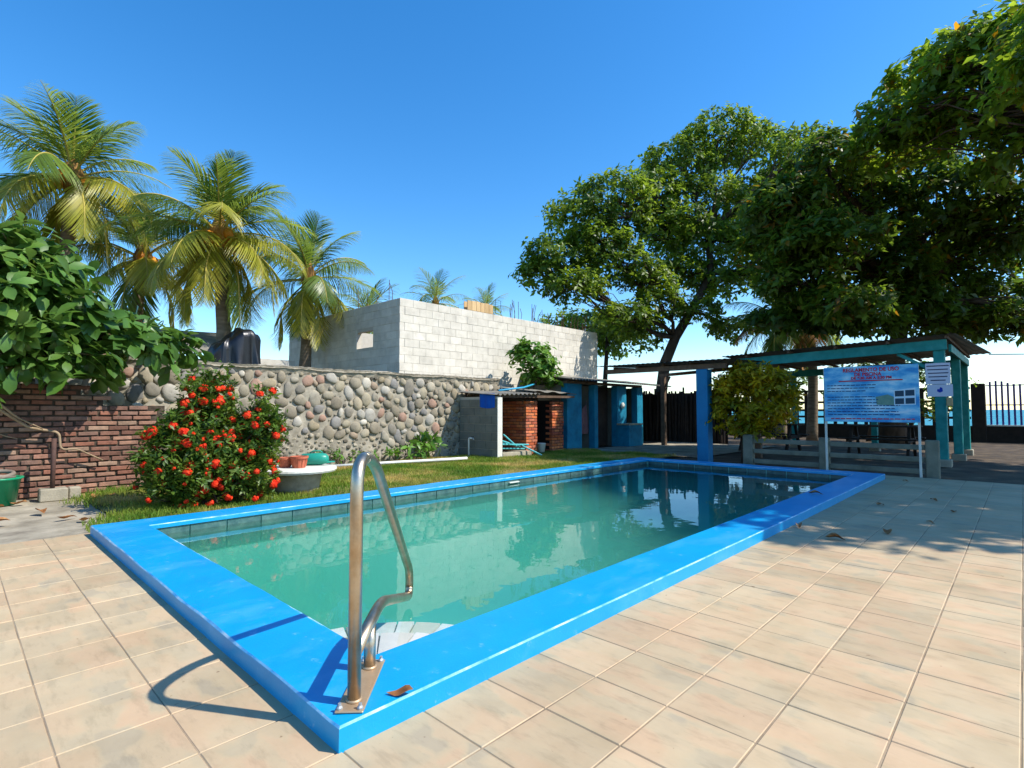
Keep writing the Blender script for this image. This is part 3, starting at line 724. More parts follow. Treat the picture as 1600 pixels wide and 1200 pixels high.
for c in range(19):
    z = z_top - ch * (c + .5)
    if z < 0: break
    vis = z > 1.75
    # right wall, along Y
    y = BY0 + (0 if c % 2 == 0 else .15)
    first = True
    while y < BY1 - .05:
        L = min(.4, BY1 - y)
        if first and c % 2: L = .25 + .2
        first = False
        if y + L > BY1: L = BY1 - y
        loc = (BX1 + random.gauss(0, .002), y + L / 2, z)
        if vis: inst('block', block_mesh(L - .007, ch - .007, 'y'), loc, parent=bb)
        else: low.box(loc[0] - .14, loc[0], y + .006, y + L - .006, z - .094, z + .094)
        y += L
    x = BX1 - (.15 if c % 2 == 0 else 0)
    while x > BX0 + .05:
        L = min(.4, x - BX0); x0, x1 = x - L, x; x -= L
        if z > WZ0 and z < WZ1:
            if x0 >= WX0 and x1 <= WX1: continue
            if x0 < WX0 < x1: x1 = WX0
            elif x0 < WX1 < x1: x0 = WX1
            if x1 - x0 < .05: continue
        loc = ((x0 + x1) / 2, BY0 + random.gauss(0, .002), z)
        if vis: inst('block', block_mesh(x1 - x0 - .007, ch - .007, 'x'), loc, parent=bb)
        else: low.box(x0 + .006, x1 - .006, BY0, BY0 + .14, z - .094, z + .094)
low.build('lower_blocks', M['block'], bb, kind='stuff')
def rebar(x, y, h):
    MB().tube([(x, y, BT - .1), (x + random.gauss(0, .02), y + random.gauss(0, .02), BT + h * .5), (x + random.gauss(0, .05), y + random.gauss(0, .05), BT + h)], .008, 5).build('rebar', M['rust'], bb)
for k in range(22): rebar(random.uniform(-16.6, -11.3), BY1 - .075 if k % 3 else BY0 + .075, random.uniform(.3, 1.0))
for k in range(30): rebar(BX1 - .075, random.uniform(11.2, 15.9), random.uniform(.25, .6))
for x in (-16.2, -15.9, -14.4, -14.2, -13.9): rebar(x, 14.0, random.uniform(1.0, 1.5))
fw_ = empty('formwork_box', (-11.07, 10.25, BT), 'pale wooden formwork boards on top of the block wall', 'formwork')
for k in range(6):
    MB().box(-11.02, -11.0, 9.78 + .165 * k, 9.78 + .165 * k + .155, BT + .002, BT + .27 + random.uniform(-.01, .01), .003).build('board', M['raw_wood'], fw_)
MB().box(-11.17, -11.15, 9.78, 10.76, BT + .002, BT + .26, .003).build('back_board', M['raw_wood'], fw_)
for k in range(3): MB().box(-11.149, -11.021, 9.85 + .4 * k, 9.9 + .4 * k, BT + .02, BT + .07).build('spacer', M['raw_wood'], fw_)

# ------------------------------------------------------------------ palms
def palm(name, base, top, frond_len, n_fr, label, seed, yellow=.5, group='coconut palms behind the walls', nuts=True, skirt=0, trunk_r=.15, detail=70, dead=.0):
    rr = random.Random(seed); top = Vector(top); base = Vector(base)
    root = empty(name, base, label, 'palm', group)
    pts = []; k = 10
    for i in range(k + 1):
        t = i / k; pts.append(base.lerp(top, t) + Vector((math.sin(t * 2.2 + seed) - math.sin(seed) * (1 - t) - math.sin(2.2 + seed) * t, 0, 0)) * .25)
    rad = [trunk_r * (1.25 - .45 * i / k) * (1 + .05 * (i % 2)) for i in range(k + 1)]
    MB().tube(pts, rad, 12).build('trunk', M['palm_bark'], root, True)
    MB().lathe([(trunk_r * .75, -.35), (trunk_r * 1.35, -.1), (trunk_r * 1.5, .12), (trunk_r * .7, .4), (.02, .6)], top, 10).build('crown_shaft', M['frond_d'], root, True)
    for i in range(n_fr):
        t = i / max(1, n_fr - 1)                  # 0 young upright .. 1 old drooping
        az = i * 2.39996 + rr.uniform(-.2, .2); el = R(82) - t * R(128) + rr.uniform(-.12, .12)
        L = frond_len * (0.6 + .48 * math.sin(math.pi * min(.62, .16 + t * .62))) * rr.uniform(.88, 1.1)
        bend = R(46 + 62 * t) * rr.uniform(.8, 1.15)
        K = 14; p = top + Vector((0, 0, .1 - .15 * t)); ax = Vector((math.cos(az), math.sin(az), 0)); side = Vector((-ax.y, ax.x, 0))
        rach = [p.copy()]; dirs = []
        for s_ in range(K):
            e = el - bend * (s_ / K) ** 1.4
            e = max(e, R(-86))
            d = ax * math.cos(e) + Vector((0, 0, math.sin(e))); dirs.append(d); p = p + d * (L / K); rach.append(p.copy())
        dirs.append(dirs[-1])
        twist = rr.uniform(-.8, .8)
        P = []; D = []; N = []; LL = []
        for q in range(detail):
            u = .16 + .84 * (q + rr.random() * .4) / detail
            f = u * K; i0 = min(int(f), K - 1); pt = rach[i0].lerp(rach[i0 + 1], f - i0); d = dirs[i0]
            upv = side.cross(d).normalized()
            if upv.z < 0 and abs(d.z) < .95: upv = -upv
            ll = frond_len * .34 * (math.sin(math.pi * min(1, (u * .82 + .18))) ** .6) * rr.uniform(.85, 1.1) + .05
            for sg in (-1, 1):
                dirv = side * sg * .8 + d * (.55 + .5 * u + 1.2 * max(0, .45 - t)) + upv * (.2 + sg * twist * .5) + Vector((0, 0, -.5 - .6 * t)) * rr.uniform(.6, 1.3)
                P.append(pt); D.append(dirv); N.append(upv + side * sg * -.4); LL.append(ll)
        tmx = (np.array([(-.013, 0, 0), (.013, 0, 0), (-.017, .45, -.02), (.017, .45, -.02), (-.011, .8, -.12), (.011, .8, -.12), (0, 1, -.27)]),
               np.array([(0, 1, 3), (0, 3, 2), (2, 3, 5), (2, 5, 4), (4, 5, 6)]))
        V, F = leaves(tmx, np.array(P), np.array(D), np.array(N), np.array(LL))
        mt = M['frond_g']
        if t > 1 - yellow and rr.random() < .75: mt = M['frond_y']
        if rr.random() < dead: mt = M['frond_d']
        fo = nobj('frond', V, F, mt, root)
        MB().tube(rach, [.028 * (1 - .85 * j / K) for j in range(K + 1)], 5).build('rachis', M['rachis'] if mt is not M['frond_d'] else M['frond_d'], fo)
    for i in range(skirt):
        az = rr.uniform(0, 6.28); q0 = top + Vector((math.cos(az) * .15, math.sin(az) * .15, -.1)); L = frond_len * rr.uniform(.35, .6)
        P = []; D = []
        for q in range(26):
            P.append(q0 + Vector((math.cos(az) * .12, math.sin(az) * .12, -L * q / 26))); D.append(Vector((rr.gauss(0, .3), rr.gauss(0, .3), -1)))
        V, F = leaves(tmx, np.array(P), np.array(D), np.array([(math.cos(az), math.sin(az), .1)] * 26), np.full(26, L * .35)); nobj('dead_frond', V, F, M['bark'], root)
    if nuts:
        for i in range(9):
            az = rr.uniform(0, 6.28); c = top + Vector((math.cos(az) * .24, math.sin(az) * .24, rr.uniform(-.3, .08)))
            MB().lathe([(.02, -.14), (.09, -.09), (.115, .0), (.085, .1), (.02, .14)], c, 8).build('coconut', M['coconut'], root, True)
    return root
palm('coconut_palm', (-15.2, 1.6, 0), (-15.3, 1.75, 6.3), 2.15, 26, 'tall coconut palm at far left, its bare trunk top showing', 3, .4)
palm('coconut_palm', (-12.6, 4.3, 0), (-12.9, 4.05, 5.0), 2.1, 30, 'yellowing coconut palm with orange nuts behind the black tarpaulin', 5, .62)
palm('coconut_palm', (-16.6, 3.0, 0), (-16.4, 3.35, 5.0), 2.2, 20, 'low coconut palm between the two larger ones, mostly hidden', 8, .6)
palm('coconut_palm', (-14.7, 6.8, 0), (-14.7, 7.0, 4.85), 2.1, 22, 'coconut palm rising just left of the block building', 12, .3, nuts=False)
palm('coconut_palm', (-18.5, 11.2, 0), (-18.5, 11.2, 4.7), 1.9, 20, 'pale coconut palm behind the rebar rods of the block building', 15, .4, nuts=False, detail=36)
palm('coconut_palm', (-25.4, 20, 0), (-25.4, 20, 7.5), 2.5, 20, 'small far coconut palm above the block wall corner', 19, .3, nuts=False, detail=36)
palm('coconut_palm', (-24.6, 23.5, 0), (-24.6, 23.5, 7.4), 2.0, 18, 'far coconut palm just right of the wooden formwork', 23, .2, nuts=False, detail=36)
palm('shaggy_palm', (-6.2, 20.2, 0), (-6.2, 20.2, 4.3), 2.0, 16, 'dark palm with a skirt of dead fronds behind the teal shelter', 27, .0, nuts=False, skirt=16, group='shaggy palms behind the shelter', dead=.2)
palm('shaggy_palm', (-5.4, 20.9, 0), (-5.4, 20.9, 4.4), 2.0, 16, 'second shaggy palm, right of its twin behind the teal shelter', 31, .0, nuts=False, skirt=16, group='shaggy palms behind the shelter', dead=.2)

# ------------------------------------------------------------------ broadleaf trees
ALM = leaf_tmpl(.52, 2, .25, .22, .64)
def tree(name, base, trunk, lobes, per, leafL, mat, label, seed, density=14.0, r0=.2, twig=3, bark='bark', cat='tree', tmpl=ALM, tiers=0.55, group=None, shell=.62, spr=.3):
    """trunk: polyline; lobes: (centre, (rx,ry,rz)); leaf rosettes on twig ends, denser toward each lobe's skin"""
    rr = random.Random(seed)
    root = empty(name, base, label, cat, group)
    tp = [Vector(p) for p in trunk]; k = len(tp)
    tr = [r0 * (1 - .5 * i / max(1, k - 1)) for i in range(k)]; tr[0] *= 1.35
    t_o = MB().tube(tp, tr, 12)
    t_o.build('trunk', M[bark], root, True)
    crown_V = []; crown_F = []; nb = 0
    for (c, rad) in lobes:
        c = Vector(c); st_i = min(range(max(1, k // 2), k), key=lambda i: (tp[i] - c).length); st_p = tp[st_i]
        lm = MB(); lr = max(.03, r0 * .3)
        path = wobble(st_p, c, 7, .07, rr)
        lm.tube(path, [lr * (1 - .65 * i / 7) + .01 for i in range(8)], 8)
        n = int(density * (rad[0] * rad[1] * rad[2]) ** (2 / 3) * 4.2)
        pts = []
        while len(pts) < n:
            d = Vector((rr.gauss(0, 1), rr.gauss(0, 1), rr.gauss(0, 1))).normalized(); q = rr.random() ** .33
            if q < shell and rr.random() < .75: continue
            if d.z < -.25 and rr.random() < .6: continue
            p = c + Vector((d.x * rad[0], d.y * rad[1], d.z * rad[2])) * q * rr.uniform(.9, 1.1)
            if tiers:       # gather twig ends into loose horizontal tiers with gaps between
                h = (p.z + .3 * math.sin(p.x * 1.3 + p.y * .9)) / 1.0; fz = h - math.floor(h)
                if fz > .8 and rr.random() < tiers: continue
                if math.sin(p.x * 2.1 + 1.3 * math.sin(p.y * 1.7)) * math.sin(p.y * 2.3 + p.z * 1.1) < -.62 and rr.random() < .85: continue
            pts.append(p)
        for j in range(0, n, max(1, n // (18 if r0 > .1 else 10))):
            s0 = path[rr.randrange(3, 8)]; lm.tube(wobble(s0, pts[j], 4, .08, rr), [lr * .3, lr * .24, lr * .18, lr * .12, .006], 5)
        lm.build('limb', M[bark], root, True)
        C = np.array([tuple(p) for p in pts]); od = (C - np.array(tuple(c))) / np.array(rad); V, F = rosettes(C, per, leafL, tmpl, up=.15, spread=leafL * spr, out=od)
        crown_F.append(F + nb); crown_V.append(V); nb += len(V)
    V = np.concatenate(crown_V); F = np.concatenate(crown_F)
    nobj('crown', V, F, M[mat], root, kind='stuff')
    return root

# leaning almond tree behind the washrooms
tree('almond_tree', (-9.9, 18.6, 0), [(-9.9, 18.6, -.1), (-9.95, 18.6, 1.5), (-9.8, 18.7, 2.9), (-9.5, 19.0, 3.9), (-9.1, 19.5, 4.9), (-8.6, 20.2, 6.4), (-8.9, 20.7, 8.3)],
     [((-12.3, 15.2, 6.8), (1.3, 1.2, 0.7)), ((-11.9, 16.2, 8.3), (1.6, 1.5, 1.0)), ((-11.0, 17.2, 9.2), (1.6, 1.5, 0.9)), ((-11.5, 15.3, 5.5), (1.2, 1.2, 0.7)), ((-11.0, 17.1, 6.6), (1.6, 1.5, 0.9)),
      ((-10.2, 16.5, 4.3), (1.1, 1.1, 0.7)), ((-10.6, 18.9, 8.0), (1.6, 1.5, 1.0)), ((-10.1, 20.7, 11.3), (1.7, 1.6, 1.1)), ((-8.9, 21.9, 12.4), (1.8, 1.7, 1.1)), ((-8.0, 23.4, 12.3), (1.5, 1.4, 1.0)),
      ((-9.2, 21.0, 9.5), (1.9, 1.8, 1.1)), ((-7.8, 22.9, 9.7), (1.7, 1.6, 1.1)), ((-9.7, 19.8, 6.6), (1.4, 1.3, 0.8)), ((-8.6, 20.8, 6.2), (1.4, 1.3, 0.8)), ((-7.1, 22.2, 6.7), (1.4, 1.3, 1.0)),
      ((-8.8, 19.2, 4.8), (1.0, 1.0, 0.5)), ((-7.8, 20.9, 4.3), (1.3, 1.2, 0.5)), ((-7.0, 25.0, 10.9), (1.5, 1.4, 1.2)), ((-9.5, 19.3, 8.3), (1.3, 1.3, 0.9)), ((-8.0, 21.3, 7.7), (1.4, 1.3, 0.9)),
      ((-10.1, 18.0, 6.0), (1.2, 1.1, 0.7)), ((-11.2, 16.2, 7.3), (1.3, 1.2, 0.7)), ((-8.8, 20.6, 7.7), (1.4, 1.3, 0.8)), ((-10.4, 19.1, 9.8), (1.3, 1.2, 0.9)),
      ((-5.8, 22.1, 10.9), (1.3, 1.2, 1.0)), ((-5.4, 21.1, 8.5), (1.2, 1.2, 0.9)), ((-5.8, 20.7, 6.9), (1.2, 1.2, 0.8)), ((-9.5, 17.8, 5.1), (0.9, 0.9, 0.6)), ((-12.7, 14.9, 6.1), (1.0, 1.0, 0.6))],
     9, .21, 'almond', 'large almond tree with a leaning trunk behind the blue washrooms', 41, density=34, r0=.24, group='shade trees by the sea fence')
tree('almond_tree', (-12.3, 18.4, 0), [(-12.3, 18.4, -.1), (-12.3, 18.4, 2.2), (-12.2, 18.5, 4.4)],
     [((-12.6, 18.5, 4.5), (2.0, 1.6, .9)), ((-11.4, 18.8, 4.1), (1.7, 1.4, .8))], 9, .2, 'almond', 'slim straight tree at the right end of the block building', 43, density=30, r0=.13, group='shade trees by the sea fence')
# big dark tree behind the shelter
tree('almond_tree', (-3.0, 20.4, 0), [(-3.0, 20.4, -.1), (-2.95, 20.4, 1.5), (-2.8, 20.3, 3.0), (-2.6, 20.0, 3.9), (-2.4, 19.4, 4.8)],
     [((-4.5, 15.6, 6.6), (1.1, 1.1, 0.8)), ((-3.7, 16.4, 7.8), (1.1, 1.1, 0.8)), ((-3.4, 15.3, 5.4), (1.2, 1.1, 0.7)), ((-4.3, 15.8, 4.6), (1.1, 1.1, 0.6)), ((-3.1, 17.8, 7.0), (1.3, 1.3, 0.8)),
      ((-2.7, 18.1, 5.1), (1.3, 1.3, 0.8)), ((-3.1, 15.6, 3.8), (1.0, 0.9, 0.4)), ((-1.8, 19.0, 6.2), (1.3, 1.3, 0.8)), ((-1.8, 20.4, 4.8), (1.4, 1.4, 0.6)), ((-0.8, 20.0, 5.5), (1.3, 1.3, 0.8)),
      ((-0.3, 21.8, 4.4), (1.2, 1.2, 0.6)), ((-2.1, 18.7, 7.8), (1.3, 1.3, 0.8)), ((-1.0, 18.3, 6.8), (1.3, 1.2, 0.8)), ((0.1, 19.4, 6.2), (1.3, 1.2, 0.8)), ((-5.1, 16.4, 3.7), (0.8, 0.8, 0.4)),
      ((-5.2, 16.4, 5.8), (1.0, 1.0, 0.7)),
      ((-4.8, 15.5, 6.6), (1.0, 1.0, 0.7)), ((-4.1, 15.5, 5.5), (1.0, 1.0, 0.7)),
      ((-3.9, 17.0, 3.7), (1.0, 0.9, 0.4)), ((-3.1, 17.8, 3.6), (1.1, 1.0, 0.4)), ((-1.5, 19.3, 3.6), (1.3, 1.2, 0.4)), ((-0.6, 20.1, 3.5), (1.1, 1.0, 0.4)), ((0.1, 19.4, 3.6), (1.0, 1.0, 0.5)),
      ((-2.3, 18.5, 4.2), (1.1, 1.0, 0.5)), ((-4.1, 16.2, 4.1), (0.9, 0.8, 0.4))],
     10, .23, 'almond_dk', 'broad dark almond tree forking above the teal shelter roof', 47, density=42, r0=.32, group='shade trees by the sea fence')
# spreading tree whose trunk stands outside the frame on the right
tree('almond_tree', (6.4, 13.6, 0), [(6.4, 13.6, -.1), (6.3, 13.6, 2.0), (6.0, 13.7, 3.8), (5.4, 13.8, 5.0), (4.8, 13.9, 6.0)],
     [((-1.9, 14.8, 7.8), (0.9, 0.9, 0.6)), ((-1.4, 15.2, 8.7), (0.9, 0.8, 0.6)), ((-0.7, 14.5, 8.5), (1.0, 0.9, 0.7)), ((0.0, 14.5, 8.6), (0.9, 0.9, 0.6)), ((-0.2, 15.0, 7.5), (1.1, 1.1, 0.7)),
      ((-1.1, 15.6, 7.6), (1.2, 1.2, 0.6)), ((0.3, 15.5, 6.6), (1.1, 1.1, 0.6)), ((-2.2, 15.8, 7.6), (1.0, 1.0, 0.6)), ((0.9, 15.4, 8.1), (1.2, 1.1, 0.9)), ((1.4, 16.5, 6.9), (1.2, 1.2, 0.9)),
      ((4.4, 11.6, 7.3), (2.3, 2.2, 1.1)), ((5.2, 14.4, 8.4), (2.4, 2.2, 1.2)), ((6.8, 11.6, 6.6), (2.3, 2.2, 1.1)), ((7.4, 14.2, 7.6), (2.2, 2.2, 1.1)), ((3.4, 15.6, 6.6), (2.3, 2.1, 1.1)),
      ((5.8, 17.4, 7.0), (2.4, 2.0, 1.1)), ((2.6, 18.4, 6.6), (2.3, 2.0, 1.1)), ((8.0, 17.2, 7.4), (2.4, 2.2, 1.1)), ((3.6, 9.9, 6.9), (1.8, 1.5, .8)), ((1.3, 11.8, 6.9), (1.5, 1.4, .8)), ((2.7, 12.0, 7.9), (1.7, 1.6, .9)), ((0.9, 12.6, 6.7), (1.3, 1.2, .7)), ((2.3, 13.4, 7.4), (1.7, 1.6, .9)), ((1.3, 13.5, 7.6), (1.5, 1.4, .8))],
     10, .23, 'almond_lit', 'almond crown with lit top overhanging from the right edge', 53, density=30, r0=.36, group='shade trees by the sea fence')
tree('far_tree', (-17.5, 24.0, 0), [(-17.5, 24.0, -.1), (-17.4, 24.0, 2.5), (-17.3, 24.0, 4.6)],
     [((-18.4, 23.6, 5.4), (2.2, 2.0, 1.3)), ((-16.2, 24.4, 5.2), (2.3, 2.0, 1.3))], 8, .25, 'almond', 'far bushy tree above the right part of the block wall', 57, density=14, r0=.2)
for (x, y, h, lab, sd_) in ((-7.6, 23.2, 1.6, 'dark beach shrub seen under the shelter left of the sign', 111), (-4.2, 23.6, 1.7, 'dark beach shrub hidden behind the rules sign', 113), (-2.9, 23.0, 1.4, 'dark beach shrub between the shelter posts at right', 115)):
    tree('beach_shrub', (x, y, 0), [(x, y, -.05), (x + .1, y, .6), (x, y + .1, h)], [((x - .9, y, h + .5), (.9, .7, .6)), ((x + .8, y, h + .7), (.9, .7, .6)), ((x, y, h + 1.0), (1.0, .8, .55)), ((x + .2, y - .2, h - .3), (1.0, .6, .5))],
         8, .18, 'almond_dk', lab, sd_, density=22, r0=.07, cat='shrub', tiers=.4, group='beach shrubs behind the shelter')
# large leaved tree overhanging the brick wall
BIG = leaf_tmpl(.46, 5, .25, .28, .68)
tree('broadleaf_tree', (-9.0, -1.4, 0), [(-9.0, -1.4, -.1), (-9.02, -1.2, 1.0), (-9.05, -.9, 1.7), (-9.1, -.4, 2.1), (-9.2, .3, 2.3), (-9.2, .9, 2.35)],
     [((-8.9, .5, 2.95), (.6, .55, .5)), ((-9.0, .85, 2.55), (.6, .5, .45)), ((-9.1, 1.3, 2.25), (.55, .5, .4)), ((-9.35, 1.8, 2.1), (.5, .45, .35)), ((-9.5, 2.25, 2.1), (.4, .4, .3)), ((-8.7, .55, 2.05), (.5, .5, .4)),
      ((-8.95, 1.0, 1.85), (.5, .5, .3)), ((-8.6, .2, 2.5), (.6, .6, .6)), ((-8.8, -.5, 2.6), (.8, .7, .6)), ((-9.6, .9, 2.9), (.6, .6, .3)), ((-8.75, .45, 1.65), (.35, .4, .2)), ((-9.6, .4, 2.3), (.4, .5, .6)), ((-9.2, 1.3, 1.75), (.35, .4, .22))],
     10, .26, 'biglef', 'broad glossy leaved tree overhanging the brick wall at left', 61, density=34, spr=.16, r0=.09, bark='pale_bark', tmpl=BIG, tiers=.0, shell=.35)
tree('shrub_tree', (-10.0, 11.4, 0), [(-10.0, 11.4, -.1), (-10.02, 11.42, 1.0), (-10.0, 11.4, 1.9), (-10.0, 11.45, 2.4)],
     [((-10.0, 11.35, 2.55), (.62, .62, .52)), ((-9.9, 11.75, 2.25), (.5, .5, .4)), ((-10.1, 11.0, 2.75), (.35, .35, .3)), ((-9.9, 11.5, 2.05), (.5, .55, .3))],
     8, .16, 'small_lf', 'round leafy shrub rising above the low brick shed', 67, density=48, r0=.05, cat='shrub', tmpl=leaf_tmpl(.62, 3, .2, .3, .5), tiers=0, shell=.4)

# bare pale stems in front of the brick wall
vs_ = empty('bare_branch', (-9.1, .9, .9), 'pale bare crooked branch leaning on the brick wall', 'branch')
def br(pts, r): MB().tube(smooth_path(pts, [.06] * len(pts)), [r * (1 - .5 * i / (9 * (len(pts) - 2) + 1)) for i in range(9 * (len(pts) - 2) + 2)], 7).build('stem', M['pale_bark'], vs_, True)
br([(-9.0, -.5, 1.55), (-9.08, .4, 1.18), (-9.2, .72, .92), (-9.22, 1.02, .85), (-9.2, 1.04, .62), (-9.2, 1.2, .63), (-9.25, 1.5, .45)], .022)
br([(-8.95, -.4, 1.75), (-9.0, .3, 1.35), (-9.1, .6, 1.05), (-9.15, .85, .9)], .018)
br([(-9.1, .15, 1.0), (-9.2, .5, .82), (-9.22, .62, .78)], .010)

# ------------------------------------------------------------------ red flowering bush
ib = empty('flowering_bush', (-7.25, 2.15, 0), 'round ixora bush covered in red flower heads beside the pool', 'bush')
rr = random.Random(71); sm = MB(); tips = []
ILB = [((-7.19, 2.29, 0.55), (0.45, 0.49, 0.50), 130), ((-7.15, 2.04, 0.45), (0.41, 0.41, 0.42), 90), ((-7.23, 2.21, 1.00), (0.34, 0.33, 0.42), 80), ((-6.98, 2.59, 0.70), (0.33, 0.34, 0.45), 70), ((-7.19, 2.12, 1.30), (0.18, 0.16, 0.22), 24),
       ((-7.28, 1.75, 0.85), (0.21, 0.20, 0.26), 26), ((-6.94, 2.71, 1.05), (0.18, 0.18, 0.28), 22), ((-7.07, 1.83, 0.30), (0.33, 0.26, 0.26), 40), ((-6.98, 2.54, 0.30), (0.33, 0.33, 0.25), 40), ((-7.07, 2.84, 0.75), (0.16, 0.16, 0.30), 16), ((-7.36, 1.62, 0.45), (0.16, 0.16, 0.20), 14)]
for (c_, r_, n_) in ILB:
    for i in range(n_):
        d = Vector((rr.gauss(0, 1), rr.gauss(0, 1), rr.gauss(.12, .9))).normalized(); q = rr.uniform(.45, 1.0) ** .6 * (1 + rr.gauss(0, .12))
        p = Vector(c_) + Vector((d.x * r_[0], d.y * r_[1], d.z * r_[2])) * q
        if p.z < .1: p.z = rr.uniform(.08, .3)
        tips.append((p, d, q))
        if i % 5 == 0: sm.tube(wobble((-7.22 + rr.gauss(0, .1), 2.2 + rr.gauss(0, .1), 0), p, 4, .06, rr), [.012, .010, .008, .006, .004], 5)
for i in range(26):      # long young shoots standing out of the crown
    p, d, q = rr.choice(tips); e = p + (d * .5 + Vector((0, 0, .7))) * rr.uniform(.12, .28); sm.tube([p, e], [.004, .002], 4)
    for k in range(3): tips.append((p.lerp(e, .4 + .3 * k), d, .5))
sm.build('stems', M['bark'], ib)
C = np.array([tuple(p) for p, d, q in tips])
Vs = []; Fs = []; nb = 0; IXL = leaf_tmpl(.42, 2, .2, .2, .5)
for k in range(6):
    cc = C + NR.normal(0, .055, C.shape); cc[:, 2] = np.maximum(cc[:, 2], .04)
    V, F = rosettes(cc, 7, .075, IXL, up=.4, spread=.02); Vs.append(V); Fs.append(F + nb); nb += len(V)
nobj('foliage', np.concatenate(Vs), np.concatenate(Fs), M['ixora_lf'], ib, kind='stuff')
def flower_mesh(seed):
    r2 = np.random.RandomState(seed); n = 80; d = r2.normal(0, 1, (n, 3)); d[:, 2] = np.abs(d[:, 2]) * .9 - .1; d /= np.linalg.norm(d, axis=1, keepdims=True)
    tv = np.array([(-.5, 0, 0), (0, .5, .12), (.5, 0, 0), (0, -.5, .12)]) ; tf = np.array([(0, 2, 1), (0, 3, 2)])
    up = np.cross(d, r2.normal(0, 1, (n, 3)))
    V, F = leaves((np.stack([tv[:, 0], tv[:, 1], tv[:, 2]], 1), tf), d * .045 * r2.uniform(.55, 1.05, (n, 1)), up, d, np.full(n, .034))
    return npmesh('flower_head', V, F, M['ixora_fl'])
fms = [flower_mesh(i) for i in range(4)]
outer = [t for t in tips if t[2] > .74 and (t[1].x > -.6)]
rr.shuffle(outer)
for k, (p, d, q) in enumerate(outer[:260]):
    z = d.to_track_quat('Z', 'Y').to_euler(); s_ = rr.choice((.45, .6, .75, .9, 1.0, 1.2))
    inst('flower_head', fms[k % 4], p + d * .05, z, (s_, s_, s_), ib)

# croton by the low fence
tree('croton_bush', (-4.5, 12.15, 0), [(-4.5, 12.15, -.05), (-4.5, 12.15, .5), (-4.5, 12.15, 1.0)],
     [((-4.75, 12.1, 1.6), (.5, .45, .42)), ((-4.3, 12.2, 1.85), (.55, .45, .4)), ((-3.85, 12.2, 1.6), (.5, .45, .42)), ((-4.65, 12.0, 1.0), (.5, .42, .42)), ((-4.1, 12.0, 1.1), (.55, .42, .4)), ((-3.65, 12.1, 1.15), (.36, .36, .36)), ((-4.2, 12.0, .75), (.5, .3, .25)), ((-5.0, 12.1, 1.3), (.3, .3, .3))],
     10, .14, 'croton', 'yellow green croton bush by the low fence and blue column', 73, density=110, r0=.05, cat='bush', tmpl=leaf_tmpl(.42, 2, .2, .15, .6), tiers=0, shell=.4)

# plants at the foot of the stone wall
def plant(base, h, n, L, label, seed, mat='small_lf'):
    rr = random.Random(seed); root = empty('leafy_plant', base, label, 'plant'); st_ = MB(); C = []
    for i in range(n):
        t = Vector(base) + Vector((rr.gauss(0, .16), rr.gauss(0, .22), h * rr.uniform(.35, 1)))
        st_.tube([base, Vector(base).lerp(t, .5) + Vector((0, 0, .05)), t], [.008, .006, .003], 4); C.append(tuple(t))
    st_.build('stems', M['bark'], root)
    V, F = rosettes(np.array(C), 8, L, leaf_tmpl(.36, 3, .2, .4, .5), up=.5, spread=.02); nobj('leaves', V, F, M[mat], root)
plant((-10.0, 7.6, 0), .55, 14, .22, 'bushy green plant at the foot of the stone wall by the shed', 81)
plant((-10.15, 6.9, 0), .3, 9, .14, 'low weeds against the stone wall left of the bushy plant', 83)
plant((-10.2, 5.6, 0), .35, 9, .12, 'straggly weeds at the wall behind the round table', 85)
plant((-10.2, 6.25, 0), .22, 7, .1, 'small weed tuft behind the white pipe on the lawn', 87)

# ------------------------------------------------------------------ round concrete table, pots, pipe
tb = empty('garden_table', (-7.52, 3.45, 0), 'low round whitewashed concrete table on the lawn by the red bush', 'table')
MB().lathe([(.46, .27), (.53, .275), (.545, .30), (.54, .325), (.52, .335), (.1, .337)], (-7.52, 3.45, 0), 40).build('table_top', M['white_paint'], tb, False)
MB().lathe([(.30, -.02), (.31, .05), (.34, .2), (.37, .268)], (-7.52, 3.45, 0), 32).build('drum_base', M['mortar'], tb, True)
def pot(c, r, h, label):
    p_ = empty('plant_pot', c, label, 'plant pot')
    MB().lathe([(r * .72, 0), (r * .86, h * .6), (r * .95, h * .8), (r * 1.06, h * .82), (r * 1.08, h), (r * .96, h), (r * .9, h * .85), (r * .1, h * .84)], c, 24).build('pot_body', M['pot_red'], p_)
    for i in range(12):
        a = 6.28 * i / 12; MB().tube([(c[0] + r * .76 * math.cos(a), c[1] + r * .76 * math.sin(a), c[2] + h * .08), (c[0] + r * .93 * math.cos(a), c[1] + r * .93 * math.sin(a), c[2] + h * .72)], .006, 4).build('pot_rib', M['pot_red'], p_)
    MB().lathe([(r * .5, h * .86), (r * .88, h * .87), (r * .2, h * .9)], c, 16).build('potting_soil', M['soil'], p_)
    return p_
pot((-7.38, 3.42, .338), .115, .16, 'ribbed terracotta pot at the middle of the round table')
pot((-7.56, 3.3, .338), .10, .14, 'terracotta pot set behind, leftmost on the round table')
wc = empty('green_canister', (-7.55, 3.72, .338), 'dented green plastic canister lying on the round table', 'canister')
MB().tube([(-7.64, 3.58, .425), (-7.63, 3.59, .425), (-7.50, 3.78, .43), (-7.45, 3.86, .43), (-7.43, 3.89, .435)], [.07, .085, .088, .075, .03], 14).build('canister_body', M['teal_plastic'], wc, True)
MB().box(-7.48, -7.41, 3.84, 3.98, .37, .39, .004).build('spout', M['teal_plastic'], wc)
MB().tube([(-7.58, 3.67, .515), (-7.55, 3.71, .545), (-7.50, 3.79, .545), (-7.48, 3.82, .515)], .012, 6).build('handle', M['teal_plastic'], wc, True)
tag(MB().tube([(-9.75, 5.2, .05), (-9.5, 6.4, .055), (-9.2, 7.4, .06), (-9.0, 8.0, .07)], .032, 8).build('white_pipe', M['pvc'], None, True), 'long white pipe lying on the grass before the stone wall', 'pipe')

